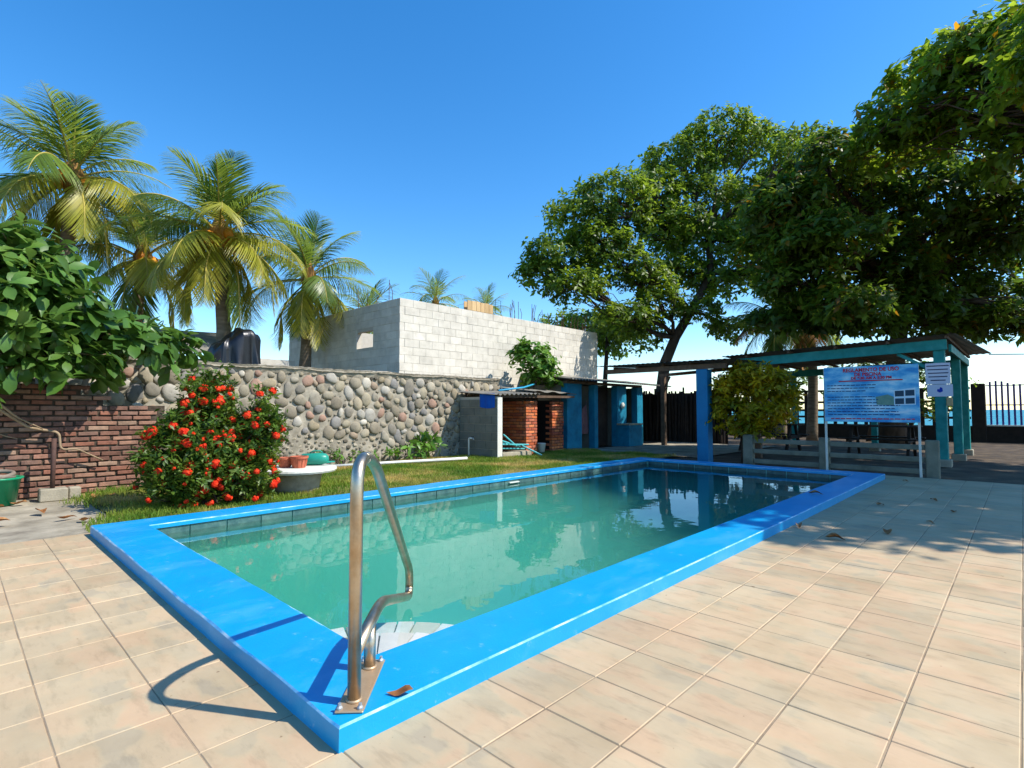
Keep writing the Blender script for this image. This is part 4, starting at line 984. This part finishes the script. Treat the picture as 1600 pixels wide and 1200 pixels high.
# ------------------------------------------------------------------ left corner: post with block feet, green tub, hose
po = empty('iron_post', (-9.0, .95, 0), 'short rusty brown iron post standing in a concrete block', 'post')
MB().tube([(-9.0, .95, .1), (-9.0, .95, .78)], .026, 10).build('pipe', M['pipe_brown'], po, True)
MB().box(-9.12, -8.9, .82, 1.1, -.01, .15, .012).build('block_foot', M['concrete'], po)
tag(MB().box(-9.14, -8.98, 1.115, 1.24, -.01, .14, .012).build('concrete_block', M['concrete']), 'small concrete block right of the iron post foot', 'block')
gt = empty('green_tub', (-9.0, .42, 0), 'green plastic tub cut by the left edge of the view', 'tub')
MB().lathe([(.19, 0), (.235, .3), (.26, .31), (.26, .33), (.225, .33), (.18, .02)], (-9.0, .42, 0), 24).build('tub_body', M['green_plastic'], gt, True)
hs_ = [(-9.0 + .16 * math.cos(a), .42 + .16 * math.sin(a), .33 + .05 * math.sin(a * .5) + .004 * a) for a in [i * .35 for i in range(30)]]
tag(MB().tube(hs_, .026, 8).build('coiled_hose', M['hose'], None, True), 'coiled grey hose lying in the green tub', 'hose')

# ------------------------------------------------------------------ black tarpaulin heap, far walls behind the stone wall
tp_ = empty('tarpaulin_heap', (-11.75, 4.0, 0), 'heap under a crumpled black plastic tarpaulin behind the stone wall', 'tarpaulin')
rr = random.Random(91); tph = [(rr.uniform(2, 9), rr.uniform(2, 9), rr.uniform(0, 6)) for _ in range(7)]
def tarpfn(u, v):      # boxy load under loose plastic: sagging top, vertical pleats, gathered foot
    a = u * 2 * math.pi; c, s_ = math.cos(a), math.sin(a); e = .55
    bx = math.copysign(abs(c) ** e, c); by = math.copysign(abs(s_) ** e, s_)
    r_ = min(1, v / .45); drop = max(0, (v - .4) / .6)
    wr = sum(math.sin(p * bx + q * by + 3 * v + w) for p, q, w in tph) / 7
    pleat = .05 * drop * math.sin(a * 7 + 3 * math.sin(a * 2.0) + 2.5 * v) + .035 * drop * math.sin(a * 17 + 4 * math.sin(a * 3) - 3 * v)
    x = -11.75 + (.45 * r_ + pleat + .12 * drop * drop) * bx + .03 * wr; y = 4.02 + (.46 * r_ + pleat + .1 * drop * drop) * by + .03 * wr
    top = 2.72 + .1 * math.sin(by * 2.4 + .6) - .16 * max(0, -by) ** 2 * r_ + .05 * wr - .1 * r_ ** 3
    return (x, y, top - 1.1 * drop ** 1.15 + .03 * math.sin(a * 7 + v * 15) * r_)
MB().grid(tarpfn, 110, 26).build('tarpaulin', M['tarp'], tp_, True)
MB().box(-12.1, -11.4, 3.7, 4.4, -.05, 2.2, .01).build('stacked_load', M['old_wood'], tp_)
gb = empty('grey_shed', (-13.2, 2.3, 0), 'low grey shed roof showing between the leaves and the tarpaulin', 'shed')
MB().box(-13.8, -12.3, 1.2, 4.4, -.05, 2.2).build('wall', M['grey_block'], gb)
MB().add([(-12.2, 1.1, 2.22), (-12.2, 4.5, 2.35), (-13.9, 4.5, 2.95), (-13.9, 1.1, 2.82), (-12.2, 1.1, 2.26), (-12.2, 4.5, 2.39), (-13.9, 4.5, 2.99), (-13.9, 1.1, 2.86)],
         [(0, 1, 2, 3), (7, 6, 5, 4), (0, 4, 5, 1), (1, 5, 6, 2), (2, 6, 7, 3), (3, 7, 4, 0)]).build('roof', M['sheet'], gb)
tag(fixn(MB().grid(lambda u, v: (-11.9 + .03 * math.sin(v * 14), 2.0 + .6 * v, 2.75 - .55 * u + .05 * math.sin(v * 9)), 6, 14).build('red_cloth', M['red_cloth'])), 'faded red cloth hanging behind the tree leaves', 'cloth')
tag(MB().box(-21.4, -21.0, 7.0, 12.0, -.05, 3.1).build('boundary_wall', M['block']), 'far pale block wall between tarpaulin and block building', 'wall')

# ------------------------------------------------------------------ low shed of block and brick
sh = empty('brick_shed', (-9.6, 10.5, 0), 'low storage shed with grey block side and orange brick piers', 'shed')
MB().box(-10.36, -9.01, 8.962, 9.088, -.05, 1.46).build('side_core', M['block_joint'], sh)
for c in range(7):
    z = .1 + .2 * c; x = -9.0 - (0 if c % 2 else .2) ; xs = [-9.0] + ([x] if x < -9.0 else [])
    while x > -10.34: x -= .4; xs.append(max(x, -10.36))
    for a, b in zip(xs[1:], xs[:-1]):
        if b - a > .03: MB().box(a + .004, b - .004, 8.95, 9.1, z - .096, z + .096, .003).build('block', M['grey_block'], sh)
MB().box(-9.0, -8.985, 8.945, 9.105, -.02, 1.44, .003).build('sunlit_edge', M['white_paint'], sh)  # white strip paints sunlight onto the block wall's end face
ob = MB().box(-.1, 0, -.108, .108, -.032, .032, .008).mesh('brick', M['orange_brick'])
obs = MB().box(-.108, .108, 0, .1, -.032, .032, .008).mesh('brick', M['orange_brick'])
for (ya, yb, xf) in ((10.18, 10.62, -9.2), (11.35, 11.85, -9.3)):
    MB().box(-10.3, xf - .012, ya + .012, yb - .012, -.03, 1.4).build('pier_core', M['brick_joint'] if ya < 11 else M['black'], sh)  # second core is black: the bay's shade put into its colour
    for r_ in range(18):
        z = .04 + r_ * .076; off = .11 * (r_ % 2)
        y = ya - off
        while y < yb - .03:
            y0, y1 = max(y, ya), min(y + .22, yb); y += .225
            if y1 - y0 < .04: continue
            inst('brick', ob, (xf + random.gauss(0, .006), (y0 + y1) / 2, z), (random.gauss(0, .03), 0, 0), (1, (y1 - y0) / .222, 1), sh)
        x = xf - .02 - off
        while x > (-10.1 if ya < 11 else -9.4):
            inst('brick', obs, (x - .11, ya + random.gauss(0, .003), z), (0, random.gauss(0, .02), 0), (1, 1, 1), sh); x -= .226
def corrug(name, p00, p10, p11, p01, waves, amp, mat, parent, nv=2, th=.008, along='u'):
    """corrugated sheet between four corners; waves counted along u (p00->p10)"""
    p00, p10, p11, p01 = map(Vector, (p00, p10, p11, p01)); nu = waves * 6; m = MB()
    for off in (0, -th):
        m.grid(lambda u, v: (p00.lerp(p10, u)).lerp(p01.lerp(p11, u), v) + Vector((0, 0, amp * math.sin(u * waves * 2 * math.pi) + off)), nu, nv)
    return fixn(m.build(name, M[mat], parent, True))
corrug('roof_sheet', (-8.95, 8.88, 1.50), (-8.95, 10.45, 1.56), (-10.34, 10.45, 1.66), (-10.34, 8.88, 1.60), 10, .02, 'sheet', sh)
corrug('roof_sheet', (-9.0, 10.3, 1.62), (-9.05, 12.15, 1.585), (-10.3, 12.2, 1.75), (-10.3, 10.3, 1.76), 3, .02, 'sheet', sh)
MB().bar((-9.05, 9.12, 1.47), (-9.05, 12.0, 1.5), .05, .06).build('front_beam', M['old_wood'], sh)
MB().box(-9.3, -8.98, 9.12, 10.15, -.03, .12, .01).build('sill', M['concrete'], sh)
MB().box(-10.33, -10.28, 9.1, 11.9, -.03, 1.5).build('back_wall', M['old_wood'], sh)
def clothfn(u, v): return (-9.02 - .05 - .52 * u, 8.93 - .015 * math.sin(u * 16) * v, 1.54 - .34 * v - .03 * math.sin(u * 3) * v + .02 * u)
tag(MB().grid(clothfn, 24, 8).build('blue_cloth', M['cloth'], None, True), 'bright blue cloth hung over the shed side wall', 'cloth')
tag(MB().tube([(-8.96, 8.96, 1.6), (-9.3, 10.2, 1.72), (-9.8, 11.2, 1.86)], .022, 8).build('blue_pole', M['lightblue'], None, True), 'light blue pole lying across the shed roof', 'pole')
sp_ = empty('standpipe', (-9.75, 8.7, 0), 'white plastic standpipe with tap before the grey block wall', 'standpipe')
MB().tube(smooth_path([(-9.75, 8.72, -.02), (-9.75, 8.72, .46), (-9.62, 8.72, .46)], [0, .04, 0]), .02, 8).build('pipe', M['pvc'], sp_, True)
MB().tube([(-9.62, 8.72, .46), (-9.59, 8.72, .46), (-9.57, 8.72, .42)], .016, 8).build('tap', M['galv'], sp_, True)
MB().bar((-9.62, 8.68, .5), (-9.62, 8.76, .5), .012, .012).build('tap_handle', M['black'], sp_)
lo = empty('folded_lounger', (-9.0, 9.7, .12), 'turquoise plastic lounger frame folded on the shed sill', 'lounger')
for (a, b) in (((-9.05, 9.15, .32), (-8.95, 10.0, .28)), ((-9.2, 9.2, .42), (-9.05, 9.7, .26)), ((-9.2, 9.35, .55), (-9.0, 9.62, .25)), ((-8.95, 9.75, .27), (-8.6, 10.1, .03)), ((-9.05, 9.9, .24), (-8.7, 10.15, .03)), ((-9.1, 9.2, .22), (-9.0, 9.9, .18))):
    MB().bar(a, b, .05, .035, .01).build('frame_bar', M['aqua'], lo)
for k in range(5): MB().bar((-9.28 + .02 * k, 9.2 + .1 * k, .36 - .02 * k), (-9.0 + .02 * k, 9.25 + .1 * k, .34 - .02 * k), .05, .012).build('slat', M['aqua'], lo)
tag(fixn(MB().lathe([(.09, 0), (.12, .24), (.13, .25), (.12, .26), (.085, .02)], (-9.35, 10.95, 0), 16).build('bucket', M['white_paint'], None, True)), 'pale bucket in the dark opening between the brick piers', 'bucket')

# ------------------------------------------------------------------ blue washrooms
wr = empty('washrooms', (-10.0, 14.3, 0), 'low turquoise washroom block with dark doorways and corrugated roof', 'building')
for (y0, y1) in ((12.15, 12.85), (13.5, 13.68), (14.75, 15.3), (15.98, 16.34)):
    MB().box(-9.62, -9.4, y0, y1, -.05, 1.9, .006).build('pillar', M['turq'], wr)
for y in (12.2, 13.56, 15.0, 16.2): MB().box(-10.85, -9.622, y, y + .1, -.05, 1.88).build('partition', M['grey_block'], wr)
MB().box(-10.95, -10.852, 12.1, 16.4, -.05, 2.0).build('back_wall', M['grey_block'], wr)
MB().box(-9.60, -9.42, 12.15, 16.34, 1.903, 1.98, .004).build('lintel', M['old_wood'], wr)
corrug('roof', (-9.12, 11.95, 2.02), (-9.12, 17.9, 1.98), (-10.98, 17.9, 2.22), (-10.98, 11.95, 2.26), 40, .022, 'sheet', wr)
def curt(u, v): return (-9.66 + .03 * math.sin(v * 20 + u * 4), 12.87 + .62 * v, (.42 + .3 * 0) + (1.02 * (0.25 + .75 * v)) * u)
for (y0, y1) in ((13.70, 14.73), (15.32, 15.96)):
    dr_ = MB().box(-9.80, -9.76, y0, y1, 0, 1.86, .003).build('doorway_shade', M['dark_wood'], wr); MB().box(-9.757, -9.73, y0 + .08, y0 + .11, .9, 1.02, .004).build('handle', M['galv'], dr_)  # dark panels with handles, added to stand in for unlit doorway interiors
tag(MB().grid(curt, 10, 30).build('maroon_curtain', M['curtain'], None, True), 'faded maroon curtain pulled aside in the first washroom doorway', 'curtain')
wb = empty('wash_basin', (-9.2, 15.2, 0), 'turquoise block wash basin with grey top before the washrooms', 'basin')
MB().box(-9.39, -8.95, 14.72, 15.5, -.02, .66, .008).build('basin_block', M['turq'], wb)
MB().box(-9.39, -8.92, 14.69, 15.53, .662, .71, .006).build('basin_top', M['concrete'], wb)
MB().box(-9.39, -9.05, 15.56, 15.72, -.02, .6, .008).build('side_block', M['turq'], wb)
tag(MB().lathe([(.02, 0), (.09, .02), (.10, .06), (.05, .1)], (0, 0, 0), 12).build('wall_lamp', M['white_paint'], None, True), 'small white fitting on the turquoise washroom pillar', 'lamp')
bpy.data.objects['wall_lamp'].location = (-9.398, 15.0, 1.28); bpy.data.objects['wall_lamp'].rotation_euler = (0, R(90), 0)

# dark cane fence under the flat canopy
cf = empty('cane_fence', (-9.2, 18.2, 0), 'dark vertical cane fence in the shade behind the blue column', 'fence')
cane = MB().tube([(0, 0, -.05), (.01, 0, .9), (0, .01, 1.85)], [.045, .042, .036], 6).mesh('cane', M['dark_wood'])
x = -11.0
while x < -7.3:
    inst('cane', cane, (x, 18.2 + random.gauss(0, .03), 0), (random.gauss(0, .02), random.gauss(0, .025), random.uniform(0, 6)), (1, 1, random.uniform(.93, 1.06)), cf); x += random.uniform(.08, .1)
for z in (.5, 1.4): MB().bar((-11, 18.26, z), (-7.3, 18.26, z), .05, .06).build('rail', M['dark_wood'], cf)
MB().grid(lambda u, v: (-11 + 3.7 * u, 18.31 + .01 * math.sin(u * 90), -.05 + (1.78 + .05 * math.sin(u * 37)) * v), 60, 2).build('reed_mat', M['dark_wood'], cf)

# flat canopy with blue column
fc = empty('flat_canopy', (-6, 13.9, 0), 'flat tin canopy carried by a bright blue square column', 'canopy')
MB().box(-5.36, -5.1, 11.68, 11.94, -.05, 2.06, .01).build('column', M['blue_col'], fc)
MB().bar((-7.8, 11.75, 2.12), (-4.7, 11.75, 2.12), .08, .11).build('front_beam', M['old_wood'], fc)
MB().bar((-8.7, 16.3, 2.28), (-4.7, 13.75, 2.22), .08, .09).build('back_beam', M['old_wood'], fc)
for k in range(4): MB().bar((-7.6 + .68 * k, 11.8, 2.205), (-7.6 + .68 * k, 14.0, 2.28), .05, .06).build('joist', M['old_wood'], fc)
corrug('roof', (-8.0, 11.55, 2.27), (-4.55, 11.55, 2.25), (-4.55, 13.9, 2.34), (-8.0, 16.6, 2.46), 26, .008, 'tin', fc)
for (x, y) in ((-8.55, 16.2), (-4.75, 13.8)): MB().box(x - .07, x + .07, y - .07, y + .07, -.05, 2.22, .01).build('back_post', M['old_wood'], fc)
for (x, y) in ((-8.55, 16.2), (-4.75, 13.8)): MB().bar((x, y, 1.8), (x + (.34 if x < -6 else -.34), y - (.21 if x < -6 else -.21), 2.2), .05, .05).build('strut', M['old_wood'], fc)

# ------------------------------------------------------------------ teal shelter
pg = empty('teal_shelter', (-4, 16.4, 0), 'open teal timber shelter with sloping tin roof', 'shelter')
for (x, y, h, w) in ((-1.24, 14.3, 2.54, .19), (-1.12, 16.3, 2.5, .17), (-1.1, 18.3, 2.44, .17), (-5.0, 14.3, 2.36, .15), (-5.2, 18.3, 2.26, .15), (-3.1, 18.3, 2.3, .15)):
    MB().box(x - w / 2, x + w / 2, y - w / 2, y + w / 2, -.05, h, .012).build('post', M['teal'], pg)
    MB().box(x - w / 2 - .05, x + w / 2 + .05, y - w / 2 - .05, y + w / 2 + .05, -.05, .12, .015).build('post_foot', M['concrete'], pg)
MB().bar((-5.5, 14.19, 2.36), (-1.1, 14.19, 2.50), .05, .22, .006).build('front_beam', M['teal'], pg)
MB().bar((-5.5, 18.42, 2.27), (-1.0, 18.42, 2.38), .05, .2, .006).build('back_beam', M['teal'], pg)
MB().bar((-1.07, 14.4, 2.44), (-1.0, 18.2, 2.36), .05, .16, .006).build('side_beam', M['teal'], pg)
MB().bar((-1.95, 14.245, 2.36), (-1.36, 14.245, 1.98), .05, .07, .004).build('brace', M['teal'], pg)
for k in range(2, 7): MB().bar((-7.1 + k, 14.05, 2.45 + .032 * k), (-7.05 + 1.01 * k, 18.5, 2.36 + .028 * k), .05, .06).build('rafter', M['old_wood'], pg)
corrug('roof', (-5.7, 14.0, 2.55), (-.95, 13.98, 2.70), (-.55, 18.7, 2.62), (-5.7, 18.7, 2.48), 40, .008, 'tin', pg)
tag(MB().tube([(-.6, 18.6, 2.58), (1.2, 18.9, 2.5), (4.5, 19.5, 2.7)], .012, 5).build('overhead_wire', M['black'], None), 'dark wire running right from the shelter roof corner', 'wire')
# notices on the post
nt_ = empty('paper_notice', (-1.28, 14.18, 1.8), 'pale printed notice on the front shelter post, the upper sheet', 'notice')
MB().box(-1.47, -1.06, 14.185, 14.193, 1.68, 2.12).build('sheet', M['paper'], nt_)
for k, (a, b) in enumerate(((.05, .95), (.08, .9), (.1, .92), (.12, .88), (.2, .8))):
    zz = 2.06 - .075 * k; MB().box(-1.47 + .41 * a, -1.47 + .41 * b, 14.181, 14.184, zz - .011, zz + .011).build('print_line', M['ink_grey'], nt_)
n2 = empty('paper_notice', (-1.26, 14.18, 1.5), 'pale notice with a blue emblem, lower sheet on the shelter post', 'notice')
MB().box(-1.45, -1.03, 14.183, 14.191, 1.42, 1.672).build('sheet', M['paper'], n2)
MB().add([(-1.29, 14.180, 1.53), (-1.24, 14.180, 1.50), (-1.19, 14.180, 1.53), (-1.2, 14.180, 1.6), (-1.235, 14.180, 1.62), (-1.25, 14.180, 1.57), (-1.28, 14.180, 1.58)], [(0, 1, 2, 3, 4, 5, 6)]).build('emblem', M['ink_blue'], n2)
tag(fixn(MB().box(-1.14, -1.04, 14.14, 14.2, 1.22, 1.4, .01).build('meter_box', M['raw_wood'])), 'small brown box fixed low on the front shelter post', 'box')

# ------------------------------------------------------------------ rules sign
sg = empty('rules_sign', (-2.02, 11.55, 0), 'blue pool rules signboard with red lettering on two white legs', 'sign')
for x in (-2.74, -1.31): MB().box(x - .018, x + .018, 11.56, 11.596, -.05, 1.93, .004).build('leg', M['white_paint'], sg)
SX0, SX1, SZ0, SZ1, SYF = -2.74, -1.29, .925, 1.945, 11.53
bd = MB().box(SX0, SX1, SYF, SYF + .028, SZ0, SZ1, .003).build('board', M['sign_sky'], sg)
def text(s, x, z, size, mat, width=None, align='CENTER'):
    cu = bpy.data.curves.new('lettering', 'FONT'); cu.body = s; cu.size = size; cu.align_x = align; cu.extrude = .0005; cu.offset = .003 if size > .06 else 0
    tmp = bpy.data.objects.new('tmp', cu); COL.objects.link(tmp)
    dg = bpy.context.evaluated_depsgraph_get(); me = bpy.data.meshes.new_from_object(tmp.evaluated_get(dg)); bpy.data.objects.remove(tmp)
    me.materials.clear(); me.materials.append(M[mat]); o = bpy.data.objects.new('lettering', me)
    if width:
        xs = [v.co.x for v in me.vertices]; w = max(xs) - min(xs); k = width / w
        for v in me.vertices: v.co.x *= k
    o.rotation_euler = (R(90), 0, 0); o.location = (x, SYF - .003, z); put(o, bd); return o
cx = (SX0 + SX1) / 2
text('REGLAMENTO DE USO', cx + .02, 1.845, .095, 'ink_red', .86)
text('DE PISCINA', cx - .02, 1.765, .09, 'ink_red', .42)
text('DE 8:30 AM A 5:30 PM', cx + .03, 1.705, .065, 'ink_red', .62)
MB().box(cx - .48, cx + .5, SYF - .004, SYF - .001, 1.668, 1.688).build('print_line', M['ink_red'], bd)
rr = random.Random(99)
for k in range(11):            # body text, too small to read in the photograph: runs of dark words
    z = 1.60 - .054 * k; x = SX0 + .05; end = SX0 + (.86 if k < 7 else 1.2) - rr.uniform(0, .25 if k % 3 == 2 else .06); m = MB()
    if k in (3,): continue
    while x < end:
        w = rr.uniform(.03, .09); m.box(x, min(x + w, end), SYF - .004, SYF - .001, z - .007, z + .008); x += w + .014
    m.build('print_line', M['ink_dark'], bd)
m = MB(); x = SX0 + .1
while x < SX1 - .1:
    w = rr.uniform(.04, .09); m.box(x, x + w, SYF - .004, SYF - .001, .975, .993); x += w + .014
m.build('print_line', M['ink_red'], bd)
def flat(name, pts, mat, k=1): return MB().add([(x, SYF - .002 * k, z) for x, z in pts], [tuple(range(len(pts)))]).build(name, M[mat], bd)
flat('picture_ground', [(SX0 + .83, 1.24), (SX0 + 1.1, 1.22), (SX0 + 1.12, 1.36), (SX0 + 1.0, 1.42), (SX0 + .82, 1.38)], 'sign_green')
flat('picture_frame', [(SX0 + 1.09, 1.225), (SX0 + 1.40, 1.235), (SX0 + 1.40, 1.53), (SX0 + 1.09, 1.49)], 'sign_white', 1.5)
for (x0, z0) in ((1.105, 1.245), (1.255, 1.25), (1.105, 1.38), (1.255, 1.39)):
    flat('picture_pane', [(SX0 + x0, z0), (SX0 + x0 + .13, z0 + .004), (SX0 + x0 + .13, z0 + .105), (SX0 + x0, z0 + .1)], 'sign_dark', 2.2)
flat('picture_swoosh', [(SX0 + .93, 1.12), (SX0 + 1.1, 1.08), (SX0 + 1.25, 1.09), (SX0 + 1.36, 1.15), (SX0 + 1.25, 1.13), (SX0 + 1.1, 1.115)], 'sign_white')

# ------------------------------------------------------------------ low rail fence
lf = empty('rail_fence', (-2.8, 11.75, 0), 'low grey-white fence with three rails behind the pool', 'fence')
for (x, h, w) in ((-4.25, .62, .2), (-2.82, .60, .17), (-1.16, .62, .19)): MB().box(x - w / 2, x + w / 2, 11.68, 11.84, -.05, h, .015).build('post', M['rail_paint'], lf)
for (x0, x1) in ((-4.148, -2.907), (-2.733, -1.257)):
    for z in (.07, .28, .49): MB().box(x0, x1, 11.72, 11.79, z - .045, z + .045, .008).build('rail', M['rail_paint'], lf)

# picnic tables in the shade
def picnic(x, y, label):
    t = empty('picnic_table', (x, y, 0), label, 'table', 'picnic tables under the shelter')
    for k in range(4): MB().box(x - .8, x + .8, y - .36 + .185 * k, y - .36 + .185 * k + .17, .72, .755, .004).build('plank', M['dark_wood'], t)
    for s_ in (-1, 1):
        MB().box(x - .8, x + .8, y + s_ * .72 - .13, y + s_ * .72 + .13, .42, .455, .004).build('bench', M['dark_wood'], t)
        MB().bar((x + s_ * .6, y - .75, .4), (x + s_ * .6, y + .75, .4), .05, .09).build('bench_beam', M['dark_wood'], t)
        for q in (-1, 1): MB().bar((x + s_ * .6, y + q * .62, 0), (x + s_ * .6, y + q * .22, .72), .06, .09).build('leg', M['dark_wood'], t)
picnic(-2.6, 16.2, 'dark picnic table under the shelter behind the rules sign')
picnic(-5.2, 16.0, 'dark picnic table under the shelter behind the croton bush')

# ------------------------------------------------------------------ sea side wall, lattice and purple pickets
fwl = tag(MB().box(-16, 9, 25.9, 26.1, -.1, .55).build('sea_wall', M['dark_wood']), 'low dark wall carrying the lattice and pickets by the sea', 'wall')
la = empty('lattice_fence', (-6.5, 26, .55), 'dark open lattice fence seen under the shelter against the sea', 'fence')
x = -14
while x < -1.5:
    MB().box(x, x + .13, 25.97, 26.03, .552, 1.98).build('upright', M['dark_wood'], la); x += .37
for z in (.80, 1.08, 1.42, 1.9): MB().box(-14, -1.4, 25.93, 25.968, z, z + .09).build('cross_bar', M['dark_wood'], la)
tag(MB().box(-1.38, -.98, 25.86, 26.14, -.1, 2.1, .02).build('gate_pillar', M['dark_wood']), 'dark square pillar between lattice and purple pickets', 'pillar')
pf = empty('picket_fence', (2, 26, .55), 'purple metal picket fence against the sea at right', 'fence')
MB().box(-.97, 8, 25.88, 26.12, .552, .60, .004).build('sill', M['white_paint'], pf)
x = -.88; k = 0
while x < 7.8:
    MB().box(x, x + .06, 25.985, 26.015, .602, 2.12 + .07 * math.sin(k * .9 + .6), .004).build('picket', M['purple'], pf); x += .158; k += 1
for z in (1.3, 2.0): MB().box(-.97, 7.9, 26.017, 26.03, z, z + .035).build('rail', M['purple'], pf)

# ------------------------------------------------------------------ fallen leaves
DL = leaf_tmpl(.5, 6, .7, -.35, .6)
def dry(x, y, z, L, ang, label, curl=.5, group=None):
    tv, tf = leaf_tmpl(.5, 6, curl, -.1, .6)
    vv = tv.copy(); vv[:, 1] -= .5; vv[:, 2] += .06 * np.sin(vv[:, 1] * 7 + ang) + .1 * vv[:, 0] * np.sin(ang * 3); vv[:, 2] -= vv[:, 2].min()
    o = nobj('dry_leaf', vv * L, tf, M['dry_leaf'], None, True, label=label, cat='leaf', group=group)
    o.location = (x, y, z); o.rotation_euler = (random.uniform(-.05, .05), random.uniform(-.05, .05), ang)
dry(-1.72, 1.20, CZ + .002, .1, -.8, 'curled brown leaf on the blue coping beside the handrail', .35)
dry(-1.92, 7.55, CZ + .002, .17, 2.0, 'brown leaf on the shaded blue coping', .6)
dry(-1.62, 5.75, .004, 0.115, .4, 'curled leaf standing against the lit side of the coping', 1.1)
dry(-1.24, 5.45, .004, 0.158, 1.9, 'large curled brown leaf on tiles at the shade edge', .8)
dry(-1.28, 7.75, .004, 0.122, 2.6, 'brown leaf on shaded tiles nearest the coping', .5)
dry(-.95, 6.05, .004, 0.144, .2, 'flat brown leaf in the middle of the shaded tiles', .5)
dry(-.72, 6.9, .004, 0.086, 1.2, 'small dark leaf right of the flat one on shaded tiles', .5)
dry(-.85, 8.6, .004, 0.115, .8, 'brown leaf farther back on the shaded tiles', .5)
dry(-.6, 7.8, .004, 0.108, 3.0, 'brown leaf on shaded tiles right of the others', .5)
dry(-1.4, 10.6, .004, 0.101, 1.0, 'dark leaf beside the far corner of the coping', .5)
for k, (x, y, L, lab) in enumerate(((-7.4, .35, .24, 'largest tan leaf on the concrete apron, nearest the tiles'), (-7.9, .75, .2, 'dry leaf on the apron midway between tiles and iron post'),
        (-7.3, .9, .18, 'dry leaf on the apron left of the blue pool corner'), (-7.0, 1.0, .18, 'pale leaf at the grass edge beside the blue pool corner'),
        (-8.5, .4, .2, 'dry leaf on the apron just right of the green tub'), (-8.6, 1.5, .2, 'tan leaf in the grass right of the concrete block'),
        (-8.2, .2, .17, 'dry leaf on the apron in front of the green tub'), (-8.8, .62, .18, 'dry leaf at the wall foot left of the iron post'),
        (-8.75, 1.35, .18, 'brown leaf against the small concrete block'), (-8.4, 1.75, .15, 'small dry leaf in the grass left of the red bush'))):
    dry(x, y, .012, L, k * 1.7, lab, .5, 'dry leaves on the apron')
